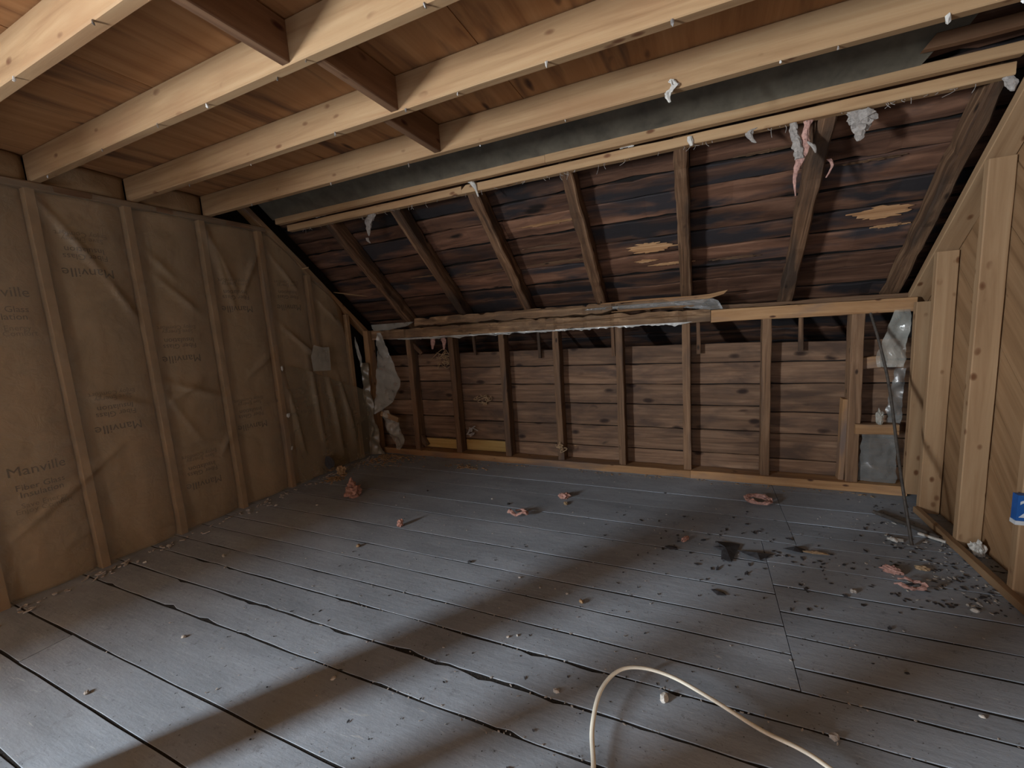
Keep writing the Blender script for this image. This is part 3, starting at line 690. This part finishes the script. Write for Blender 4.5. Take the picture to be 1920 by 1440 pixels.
crumple('wool_tuft', (-2.40, 2.26, 0), (0.075, 0.055, 0.055), 'pink', 1, 'largest pink glass wool clump, by the left wall', 'tuft', GP)
crumple('wool_tuft', (-2.50, 2.345, 0), (0.035, 0.035, 0.06), 'pink', 2, 'upright pink wool tuft just behind the largest clump', 'tuft', GP)
curl('wool_tuft', (-1.07, 2.31, 0), 0.045, 0.016, 'pink', 3, 'pink wool curled into a ring on mid floor', 'tuft', GP)
crumple('wool_tuft', (-0.87, 2.66, 0), (0.038, 0.03, 0.026), 'pink', 4, 'small pink wool tuft farthest back, at mid floor', 'tuft', GP)
crumple('wool_tuft', (-0.83, 2.56, 0), (0.022, 0.012, 0.010), 'straw', 5, 'tiny flat tan shred in front of the farthest pink tuft', 'tuft', GP)
crumple('wool_tuft', (-1.725, 1.965, 0), (0.022, 0.018, 0.030), 'pink', 6, 'small upright pink wool tuft alone on a plank', 'tuft', GP)
curl('wool_tuft', (0.32, 2.895, 0), 0.055, 0.020, 'pink', 7, 'broad crumpled pink wool tuft near the knee wall', 'tuft', GP, turns=1.3, h=0.04)
crumple('wool_tuft', (-0.082, 2.30, 0), (0.036, 0.014, 0.012), 'pink', 8, 'thin pink wool shred left of the black paper scrap', 'tuft', GP)
crumple('wool_tuft', (0.776, 2.27, 0), (0.040, 0.020, 0.020), 'pink', 9, 'low pink wool shred just behind the branched one', 'tuft', GP)
curl('wool_tuft', (0.785, 2.145, 0), 0.045, 0.014, 'pink', 10, 'branched pink wool tuft nearest the right wall', 'tuft', GP, turns=0.7, h=0.05)
crumple('wool_tuft', (0.90, 2.33, 0), (0.028, 0.014, 0.012), 'straw', 11, 'small tan shred right of the pink tufts', 'tuft', GP)

def flat_scrap(name, loc, pts, mat, seed, label, cat, lift=0.012, group=None, rot=0.0):
    k = len(pts); c = (sum(p[0] for p in pts)/k, sum(p[1] for p in pts)/k)
    def zof(x, y): return 0.002+lift*abs(noise.noise(Vector((x*25, y*25, seed))))
    V = [(x, y, zof(x, y)) for x, y in pts]+[(c[0], c[1], zof(*c)+lift*0.6)]
    V += [(x, y, z+0.0015) for x, y, z in V]
    Fc = []
    for i in range(k):
        j = (i+1) % k
        Fc += [(k, j, i), (2*k+1, k+1+i, k+1+j), (i, j, k+1+j, k+1+i)]
    o = link(name, V, Fc, mat, None, Matrix.Translation(loc) @ Matrix.Rotation(rot, 4, 'Z')); return tag(o, label, cat, group)
flat_scrap('paper_scrap', (0.12, 2.235, 0), [(-0.035, -0.085), (0.01, -0.10), (0.03, -0.02), (0.06, 0.085), (0.02, 0.10), (-0.055, 0.075), (-0.03, 0.04), (-0.07, 0.03), (-0.03, 0.0)], 'scrap', 1, 'largest black paper scrap with torn edges on the floor', 'scrap', 0.02)
flat_scrap('paper_scrap', (0.235, 2.215, 0), [(-0.075, 0.045), (-0.02, -0.005), (0.02, -0.03), (0.05, 0.01), (0.085, 0.055), (0.05, 0.03), (0.015, 0.0), (-0.03, 0.02)], 'scrap', 2, 'V-shaped black paper scrap right of the largest one', 'scrap', 0.02)
flat_scrap('paper_scrap', (0.42, 2.34, 0), [(-0.05, 0.0), (-0.01, -0.03), (0.03, -0.02), (0.05, 0.02), (0.01, 0.03), (-0.02, 0.015)], 'scrap', 3, 'black crumpled scrap past the plank joints', 'scrap', 0.03)
flat_scrap('paper_scrap', (0.065, 1.87, 0), [(-0.03, 0.012), (-0.005, -0.02), (0.03, -0.012), (0.02, 0.006), (0.0, -0.004), (-0.015, 0.02)], 'scrap', 4, 'small hooked black scrap nearest the camera', 'scrap', 0.01)
flat_scrap('paper_scrap', (-0.15, 2.19, 0), [(-0.03, 0.0), (0.0, -0.02), (0.035, -0.01), (0.03, 0.015), (-0.01, 0.02)], 'scrap', 5, 'dull black scrap left of the thin pink shred', 'scrap', 0.01)
flat_scrap('paper_scrap', (0.50, 2.33, 0), [(-0.06, 0.01), (-0.01, -0.012), (0.06, -0.005), (0.05, 0.012), (0.0, 0.015)], 'straw', 6, 'tan torn scrap between black scrap and right wall', 'scrap', 0.02)

CH = [(-2.0, .572, .012, 'stone'), (-2.887, 1.159, .012, 'white'), (-2.494, 1.355, .016, 'stone'), (-2.86, 1.957, .013, 'white'), (-.438, 1.157, .013, 'stone'), (-.11, 1.247, .020, 'white'), (.338, 1.282, .017, 'stone'),
      (-1.802, 1.685, .018, 'straw'), (-1.973, .87, .012, 'stone'), (-.475, 1.619, .015, 'straw'), (-.69, 1.326, .008, 'white'), (-.659, 1.346, .007, 'white'), (.582, 2.054, .018, 'stone'), (.958, 2.054, .015, 'white'),
      (-1.194, .934, .011, 'white'), (-1.1, 1.74, .013, 'scrap'), (-2.36, 1.28, .010, 'stone'), (-.80, 1.70, .008, 'stone'), (-.68, 1.66, .008, 'stone'), (-.55, 1.655, .008, 'stone'), (.885, 2.59, .022, 'white'), (-2.55, 2.05, .01, 'white'), (-2.0, 2.35, .01, 'stone'), (-1.35, 2.5, .01, 'white'), (-1.9, 2.5, .012, 'scrap'), (-1.2, 2.45, .014, 'scrap'), (.735, 1.5, .008, 'white')]
LB = ['grey crumb nearest the lower left picture corner', 'white chip at the foot of the left wall', 'grey lump on the planks well left of centre', 'white chip by the left wall near the second seam', 'grey crumb just left of the cable loop', 'whitish lump inside the cable loop', 'flat grey pebble right of the cable', 'tan lump below the upright pink tuft', 'grey crumb on the plank with a cross joint', 'tan lump on the planks before the ring-shaped tuft', 'left of two white chips lying close together', 'right of two white chips lying close together', 'grey pebble left of the branched pink tuft', 'white chip alone on the right-hand planks', 'white chip near a seam in the bright foreground', 'black crumb lying in a seam at mid floor', 'small grey crumb beside the lump left of centre', 'leftmost of three grey crumbs in a row', 'middle of three grey crumbs in a row', 'rightmost of three grey crumbs in a row', 'flat white chip near the foot of the leaning rod', 'white chip left of the largest pink clump', 'grey crumb right of the largest pink clump', 'white chip between the ring tuft and the knee wall', 'black crumb between the largest pink clump and the knee wall', 'black crumb left of the ring-shaped pink tuft', 'tiny white chip far right in the foreground']
for k, (x, y, r, mt) in enumerate(CH):
    crumple('floor_chip', (x, y, 0), (r, r*0.7, r*0.6), mt, 20+k, LB[k], 'debris', 'crumbs and chips on the floor', freq=1.4, amp=0.4, sub=2)

def shards(name, spots, label, mat, n, size, seed, cat='debris', zf=None, thin=0.3):
    """uncountable flakes: one object of kind stuff"""
    random.seed(seed); V, Fc = [], []
    for i in range(n):
        x, y, z = spots(i); r = random.uniform(*size); a = random.random()*6.28; l = random.uniform(1.0, 2.6)
        b0 = len(V); pts = []
        for k in range(5):
            t = 2*math.pi*k/5; px, py = math.cos(t)*r*l*random.uniform(.7, 1.2), math.sin(t)*r*random.uniform(.7, 1.2)
            pts.append((x+px*math.cos(a)-py*math.sin(a), y+px*math.sin(a)+py*math.cos(a)))
        h = r*thin; tx, ty = random.uniform(-.5, .5), random.uniform(-.5, .5)
        for (px, py) in pts: V.append((px, py, z+0.0008+max(0, (px-x)*tx+(py-y)*ty)))
        for (px, py) in pts: V.append((px, py, z+0.0008+h+max(0, (px-x)*tx+(py-y)*ty)))
        Fc += [tuple(range(b0+4, b0-1, -1)), tuple(range(b0+5, b0+10))]+[(b0+k, b0+(k+1) % 5, b0+5+(k+1) % 5, b0+5+k) for k in range(5)]
    o = link(name, V, Fc, mat); return tag(o, label, cat, None, 'stuff')
U = random.uniform; G = random.gauss
def near_right(i):
    y = 1.85+abs(G(0, .45)); 
    return (min(1.20, 1.10-abs(G(0, .17))*(1 if random.random() < .75 else -0.6)), min(3.1, y+0.2), 0)
shards('debris', near_right, 'white and pale flakes of rubble along the right wall', 'white', 110, (.002, .006), 31)
shards('debris', near_right, 'dark flakes of rubble along the right wall', 'scrap', 170, (.002, .007), 32)
shards('debris', lambda i: (G(.30, .38), G(2.30, .22), 0), 'small dark bark flakes scattered before the right part of the knee wall', 'scrap', 150, (.002, .008), 33)
shards('debris', lambda i: (U(-2.2, 1.0), U(.6, 3.1), 0), 'fine grey grit scattered over the whole floor', 'stone', 260, (.001, .0028), 34, thin=.8)
shards('debris', lambda i: (U(-1.8, 1.0), U(.6, 2.2), 0), 'fine black grit scattered over the near floor', 'scrap', 200, (.0012, .0035), 35, thin=.5)
shards('debris', lambda i: (XL+.06+abs(G(0, .05)), U(.5, 3.1), 0), 'dusty rubble along the foot of the left wall', 'stone', 160, (.004, .010), 36, thin=.6)
def corner(i):
    return (XL+.14+abs(G(0, .22)), 3.20-abs(G(0, .16)), 0)
shards('debris', corner, 'straw and wood shreds heaped in the left corner', 'straw', 260, (.003, .009), 37, thin=.7)
shards('debris', lambda i: (U(-2.6, 1.0), 3.225-abs(G(0, .03)), 0), 'wood splinters along the foot of the knee wall', 'straw', 140, (.002, .006), 38, thin=.5)
shards('debris', lambda i: (G(-1.88, .10), G(3.05, .03), 0), 'tan wood shreds in a small heap before the yellow boards', 'straw', 60, (.003, .008), 39, thin=.8)
shards('debris', lambda i: (U(-1.5, .9), random.choice([1.128, 1.287, .97, 1.425])+G(0, .006), -.002), 'pale crumbs lying in the open plank seams', 'stone', 150, (.0012, .003), 40, thin=.8)
shards('debris', lambda i: (G(-2.86, .05), G(2.52, .05), 0), 'green tinged nest litter under the hole in the left wall', 'straw', 90, (.003, .009), 41, thin=.8)
crumple('wool_tuft', (-2.90, 2.62, .0), (.045, .035, .05), 'straw', 61, 'yellowish wool lump at the foot of the left wall', 'tuft', GP)
crumple('hole_shade', (-3.005, 2.60, .10), (.012, .055, .065), 'scrap', 62, 'ragged black lump standing for the shaded hole low in the left wall plastic', 'hole', None, freq=1.5, amp=.3, rest=False)  # solid lump whose black colour stands in for the shade inside a hole

def hanging(name, spine, mat, seed, label, cat, group=None, thick=0.5, n=22, shaggy=0.35):
    """ragged strip hanging down: spine points (x, y, z, half width)"""
    ctrl = spline([s_[:3] for s_ in spine], 7); m = len(ctrl); ws = [s_[3] for s_ in spine]
    V, Fc = [], []; seg = 10
    for i, p in enumerate(ctrl):
        t = i/(m-1)*(len(ws)-1); k = min(int(t), len(ws)-2); wv = ws[k]+(ws[k+1]-ws[k])*(t-k)
        for q in range(seg):
            a = 2*math.pi*q/seg
            rr = wv*(1+shaggy*1.6*noise.noise(Vector((p.z*45+seed, q*1.7, seed*2.3))))
            V.append((p.x+math.cos(a)*rr, p.y+math.sin(a)*rr*thick, p.z+wv*shaggy*noise.noise(Vector((q*2.1, i*1.1, seed)))))
        if i:
            for q in range(seg):
                q2 = (q+1) % seg; Fc.append(((i-1)*seg+q, (i-1)*seg+q2, i*seg+q2, i*seg+q))
    Fc += [tuple(range(seg))[::-1], tuple(range((m-1)*seg, m*seg))]
    return tag(link(name, V, Fc, mat), label, cat, group)
GH = 'shreds hanging from the strapping'
hanging('wool_shred', [(-2.12, 2.46, 2.045, .035), (-2.15, 2.46, 2.0, .035), (-2.165, 2.46, 1.96, .022), (-2.17, 2.46, 1.90, .004)], 'wool', 1, 'grey dusty wool shred hanging at the left end of the strapping', 'shred', GH)
hanging('wool_shred', [(-2.225, 2.50, 1.90, .014), (-2.22, 2.5, 1.88, .012), (-2.20, 2.50, 1.86, .004)], 'wool', 2, 'small grey shred low beside the leftmost hanging shred', 'shred', GH)
hanging('wool_shred', [(-2.62, 2.425, 2.094, .02), (-2.57, 2.425, 2.098, .03), (-2.53, 2.425, 2.094, .012)], 'white', 3, 'white paper scrap stuck on the far left of the strapping', 'shred', GH, n=12)
hanging('wool_shred', [(-1.31, 2.425, 2.10, .02), (-1.285, 2.425, 2.08, .018), (-1.27, 2.43, 2.045, .007), (-1.255, 2.43, 2.0, .004)], 'white', 4, 'white paper scrap with a tail near the notch in the strapping', 'shred', GH)
hanging('wool_shred', [(-0.385, 2.425, 2.09, .012), (-0.36, 2.425, 2.094, .022), (-0.33, 2.425, 2.088, .010)], 'white', 5, 'white scrap stuck on the strapping face left of the centre rafter', 'shred', GH)
hanging('wool_shred', [(-.055, 2.43, 2.075, .012), (-.05, 2.43, 2.05, .012), (-.045, 2.43, 2.03, .004)], 'white', 6, 'white scrap below the strapping at the centre rafter', 'shred', GH)
hanging('wool_shred', [(.235, 2.44, 2.05, .008), (.205, 2.44, 2.035, .018), (.22, 2.44, 2.0, .010), (.235, 2.44, 1.985, .003)], 'wool', 7, 'grey shred between the centre and next rafter', 'shred', GH)
hanging('wool_shred', [(.385, 2.45, 2.04, .016), (.392, 2.45, 1.99, .018), (.405, 2.45, 1.93, .020), (.41, 2.45, 1.88, .018)], 'wool', 8, 'grey strand beside the long pink hanging strand', 'shred', GH)
hanging('wool_shred', [(.445, 2.46, 2.045, .018), (.435, 2.46, 1.99, .012), (.432, 2.46, 1.93, .022), (.415, 2.46, 1.87, .016), (.398, 2.46, 1.81, .007), (.402, 2.46, 1.72, .002)], 'pink', 9, 'long pink wool strand hanging from the strapping', 'shred', GH)
hanging('wool_shred', [(.44, 2.455, 1.95, .008), (.465, 2.455, 1.925, .010), (.475, 2.455, 1.895, .003)], 'wool', 10, 'side wisp of the long pink strand', 'shred', GH)
hanging('wool_shred', [(.62, 2.47, 2.05, .040), (.645, 2.47, 2.0, .040), (.64, 2.47, 1.96, .026), (.632, 2.47, 1.915, .006)], 'wool', 11, 'broad grey wool tuft hanging right of the last rafter', 'shred', GH, shaggy=.8, thick=.35)
hanging('wool_shred', [(1.09, 2.45, 2.04, .014), (1.105, 2.45, 2.01, .018), (1.11, 2.45, 1.985, .006)], 'wool', 12, 'grey scrap at the right end of the strapping', 'shred', GH)
hanging('wool_shred', [(.56, 2.62, 1.90, .010), (.575, 2.62, 1.87, .006), (.555, 2.63, 1.82, .003)], 'pink', 13, 'small pink shred clinging to the last rafter', 'shred', GH)
hanging('wool_shred', [(-2.27, 3.29, 1.16, .020), (-2.28, 3.29, 1.09, .022), (-2.29, 3.29, 1.03, .006)], 'pink', 14, 'left lobe of pink wool hanging below the knee wall beam', 'shred', GH)
hanging('wool_shred', [(-2.17, 3.29, 1.16, .026), (-2.16, 3.29, 1.09, .020), (-2.165, 3.29, 1.02, .005)], 'pink', 15, 'right lobe of pink wool hanging below the knee wall beam', 'shred', GH)
def wires(name, chains, r, mat, label, cat):
    V, Fc = [], []
    for ch in chains:
        v, f = tube_mesh(spline(ch, 5), r, 5); b0 = len(V); V += v; Fc += [tuple(i+b0 for i in q) for q in f]
    return tag(link(name, V, Fc, mat), label, cat, None, 'stuff')
random.seed(51)
ch = []
for i in range(90):
    x = U(XL+.25, 1.0); z = 2.045; l = abs(G(0, .016))+.006
    ch.append([(x, 2.44+U(0, .02), z), (x+G(0, .006), 2.45, z-l*.5), (x+G(0, .010), 2.45, z-l)])
wires('fibre_fringe', ch, .0011, 'wool', 'fine fibres fringing the lower edge of the strapping', 'fibres')
def tangle(c, r, n, seed):
    random.seed(seed); out = []
    for i in range(n):
        a = U(0, 6.28); pts = []
        for k in range(6):
            a += U(-.9, 1.6); rr = r*U(.15, 1)
            pts.append((c[0]+math.cos(a)*rr*1.3+U(-.02, .02), c[1]-U(.003, .02), c[2]+math.sin(a)*rr*U(.5, 1.2)))
        out.append(pts)
    return out
wires('straw_tangle', tangle((-1.83, 3.355, .54), .07, 7, 1), .0035, 'straw', 'looped straw tangle stuck to the knee wall boards', 'straw')
wires('straw_tangle', tangle((-1.955, 3.345, .24), .055, 5, 2), .005, 'wool', 'grey wisp hanging over the right yellow board', 'straw')
wires('straw_tangle', tangle((-2.23, 3.345, .92), .10, 8, 3), .003, 'straw', 'straw tangle under the pink wool at the knee wall', 'straw')
wires('straw_tangle', tangle((-1.055, 3.25, .18), .045, 4, 4), .004, 'straw', 'curled straw at the foot of the fourth knee wall stud', 'straw')

# plastic at the left end of the knee wall
def ribbon_sheet(name, rows, mat, seed, label, cat, y0, amp=0.05, nx=14, nz=40, zj=0.0):
    rs = sorted(rows, reverse=True); V, Fc = [], []
    for j in range(nz+1):
        z = rs[0][0]+(rs[-1][0]-rs[0][0])*j/nz
        for (za, a0, a1), (zb, b0, b1) in zip(rs[:-1], rs[1:]):
            if za >= z >= zb-1e-9:
                t = (za-z)/(za-zb) if za > zb else 0; l, r = a0+(b0-a0)*t, a1+(b1-a1)*t; break
        for i in range(nx+1):
            x = l+(r-l)*i/nx
            y = y0+amp*noise.noise(Vector((x*7+z*3, z*5, seed)))+amp*0.5*math.sin(z*38+x*9+seed)*math.sin(math.pi*i/nx)*0.6+amp*0.3*noise.noise(Vector((x*26, z*22, seed)))
            V.append((x+0.008*noise.noise(Vector((z*25, i, seed)))*(i in (0, nx)), y, z+zj*(j/nz)*noise.noise(Vector((x*9, 2, seed)))+zj*0.6*(j/nz)*noise.noise(Vector((x*31, 7, seed)))))
    for j in range(nz):
        for i in range(nx):
            a = j*(nx+1)+i; Fc.append((a, a+1, a+nx+2, a+nx+1))
    return tag(link(name, V, Fc, mat, None, None, True), label, cat)
ribbon_sheet('plastic_sheet', [(1.215, -2.84, -2.795), (1.13, -2.85, -2.762), (.876, -2.89, -2.665), (.77, -2.915, -2.629), (.69, -2.93, -2.626), (.533, -2.955, -2.755), (.42, -2.985, -2.955)], 'filmgrey', 3,
             'torn clear plastic sheet hanging from the left end of the beam', 'plastic sheet', 3.19, .045)
ribbon_sheet('plastic_sheet', [(.46, -2.90, -2.80), (.34, -2.87, -2.70), (.22, -2.86, -2.66), (.12, -2.82, -2.66), (.07, -2.80, -2.70)], 'filmgrey', 8,
             'crumpled plastic lump below the hanging sheet in the left corner', 'plastic sheet', 3.20, .07)
ribbon_sheet('plastic_strip', [(1.150, -2.75, -0.06), (1.143, -2.72, -0.06), (1.138, -2.4, -0.10)], 'filmwhite', 11, 'crinkled pale plastic strip along the underside of the split beam', 'plastic strip', 3.236, .014, nx=200, nz=4, zj=0.022)
o = ribbon_sheet('plastic_sheet', [(1.300, -0.55, 0.06), (1.285, -0.95, 0.10), (1.262, -0.20, 0.12), (1.225, 0.05, 0.13)], 'filmdark', 14, 'grey plastic tongue caught between the beam pieces', 'plastic sheet', 3.236, .012, nx=60, nz=8)
ribbon_sheet('plastic_sheet', [(1.295, -2.93, -2.42), (1.26, -2.93, -2.50), (1.235, -2.90, -2.72)], 'filmgrey', 15, 'wrinkled plastic over the left end of the split beam', 'plastic sheet', 3.225, .02, nx=30, nz=8)
ribbon_sheet('plastic_strip', [(1.19, -3.035, -3.02), (1.08, -3.035, -3.0), (.98, -3.02, -2.985), (.90, -3.01, -2.99)], 'filmgrey', 16, 'torn plastic edge curling beside the corner post', 'plastic strip', 3.10, .03, nx=6, nz=16)
# right corner
ribbon_sheet('plastic_sheet', [(1.15, 1.04, 1.12), (1.05, 1.02, 1.12), (.95, .99, 1.115), (.87, .965, 1.11), (.81, .98, 1.10)], 'filmgrey', 21, 'hazy plastic sheet high in the right corner of the knee wall', 'plastic sheet', 3.24, .03)
ribbon_sheet('plastic_sheet', [(.40, .935, 1.10), (.30, .925, 1.11), (.16, .925, 1.115), (.065, .92, 1.115)], 'filmdark', 22, 'grey plastic sheet low in the right corner under the cross block', 'plastic sheet', 3.285, .03)
crumple('plastic_wad', (1.005, 3.25, .452), (.035, .02, .06), 'filmgrey', 23, 'shiny plastic wad standing on the cross block', 'plastic')
ribbon_sheet('plastic_sheet', [(.80, 1.07, 1.12), (.68, 1.06, 1.12), (.55, 1.035, 1.115), (.46, 1.05, 1.11)], 'filmdark', 24, 'ragged grey plastic between the two cross blocks', 'plastic sheet', 3.26, .04)

# loose sticks
timber_o = timber('wood_wedge', (-2.87, 3.17, .432), (-2.68, 3.185, .365), .05, .03, (0, -1, .2), 'stud', None, rough=.003, step=.03)
tag(timber_o, 'short pale wood offcut stuck in the left corner plastic', 'offcut')
tag(splinter('wood_splinter', [(-3.08, 2.95, 1.607), (-2.90, 2.95, 1.575), (-2.685, 2.95, 1.537)], .012, 'pine', None), 'long pale wood splinter sticking out of the left gable', 'splinter')
tag(splinter('wood_splinter', [(-3.08, 2.62, 1.79), (-3.03, 2.62, 1.785), (-2.985, 2.62, 1.79)], .014, 'pine', None), 'short pale wood splinter higher on the left gable', 'splinter')
P = spline([(.919, 3.20, 1.14), (.936, 3.10, .978), (.950, 2.97, .748), (.943, 2.80, .459), (.934, 2.66, .246), (.943, 2.552, .008)], 8)
V, Fc = tube_mesh(P, 0.0072, 10)
tag(link('leaning_rod', V, Fc, 'rod', None, None, True), 'thin dark rod leaning against the right end of the knee wall', 'rod')
P = spline([(.90, 2.92, .012), (1.00, 2.78, .016), (1.09, 2.66, .012)], 6); V, Fc = tube_mesh(P, 0.011, 8)
tag(link('shadow_bar', V, Fc, 'rod', None, None, True), 'dark bar standing for a shadow line at the foot of the right wall', 'shadow_bar')  # dark bar modelled in place of a crossing shadow line
timber_o = timber('molding_strip', (1.02, 2.70, .008), (1.10, 2.63, .010), .018, .012, (0, 0, 1), 'white', None); tag(timber_o, 'white strip of trim on the floor by the right wall', 'trim strip')
crumple('plaster_lump', (1.175, 2.545, .0), (.03, .03, .045), 'white', 71, 'white plaster lump at the foot of the third right-hand stud', 'plaster')
crumple('plaster_lump', (.895, 2.60, .0), (.035, .014, .010), 'white', 72, 'flat white plaster piece left of the leaning rod foot', 'plaster')
crumple('wool_tuft', (1.21, 2.32, .53), (.008, .018, .025), 'white', 73, 'white tuft stuck on the diagonal boards of the right wall', 'tuft', None, rest=False)
# small blue box on the nearest right-hand stud
bx = bpy.data.objects.new('outlet_box', None); COL.objects.link(bx); bx.location = (1.135, 2.165, .32)
tag(bx, 'blue plastic electrical box with white marking on the right wall stud', 'outlet box')
under(box('body', (1.100, 2.168, .338), (1.175, 2.199, .440), 'blue'), bx)
under(box('base', (1.098, 2.166, .322), (1.176, 2.199, .338), 'bluewhite'), bx)
cu = bpy.data.curves.new('t', 'FONT'); cu.body = '2'; cu.size = .10; cu.extrude = .0006
ob = bpy.data.objects.new('t', cu); COL.objects.link(ob); me = bpy.data.meshes.new_from_object(ob.evaluated_get(bpy.context.evaluated_depsgraph_get()))
bpy.data.objects.remove(ob); me.materials.clear(); me.materials.append(M['bluewhite'])
o = bpy.data.objects.new('marking', me); COL.objects.link(o); o.matrix_basis = Matrix.Translation((1.103, 2.1675, .352)) @ Matrix.Rotation(math.pi/2, 4, 'X'); under(o, bx)

ribbon_sheet('plastic_sheet', [(.93, -3.06, -2.985), (.80, -3.06, -2.975), (.50, -3.06, -2.965), (.20, -3.06, -2.93), (.01, -3.06, -2.90)], 'filmbrownthick', 31, 'dusty plastic folded round the left corner below the corner post', 'plastic sheet', 3.16, .05)

hanging('wool_shred', [(-.105, 1.892, 2.10, .010), (-.10, 1.890, 2.075, .014), (-.118, 1.888, 2.05, .010), (-.112, 1.888, 2.02, .003)], 'white', 41, 'white torn paper shred on the joist nearest the strapping', 'shred', GH, shaggy=.8)
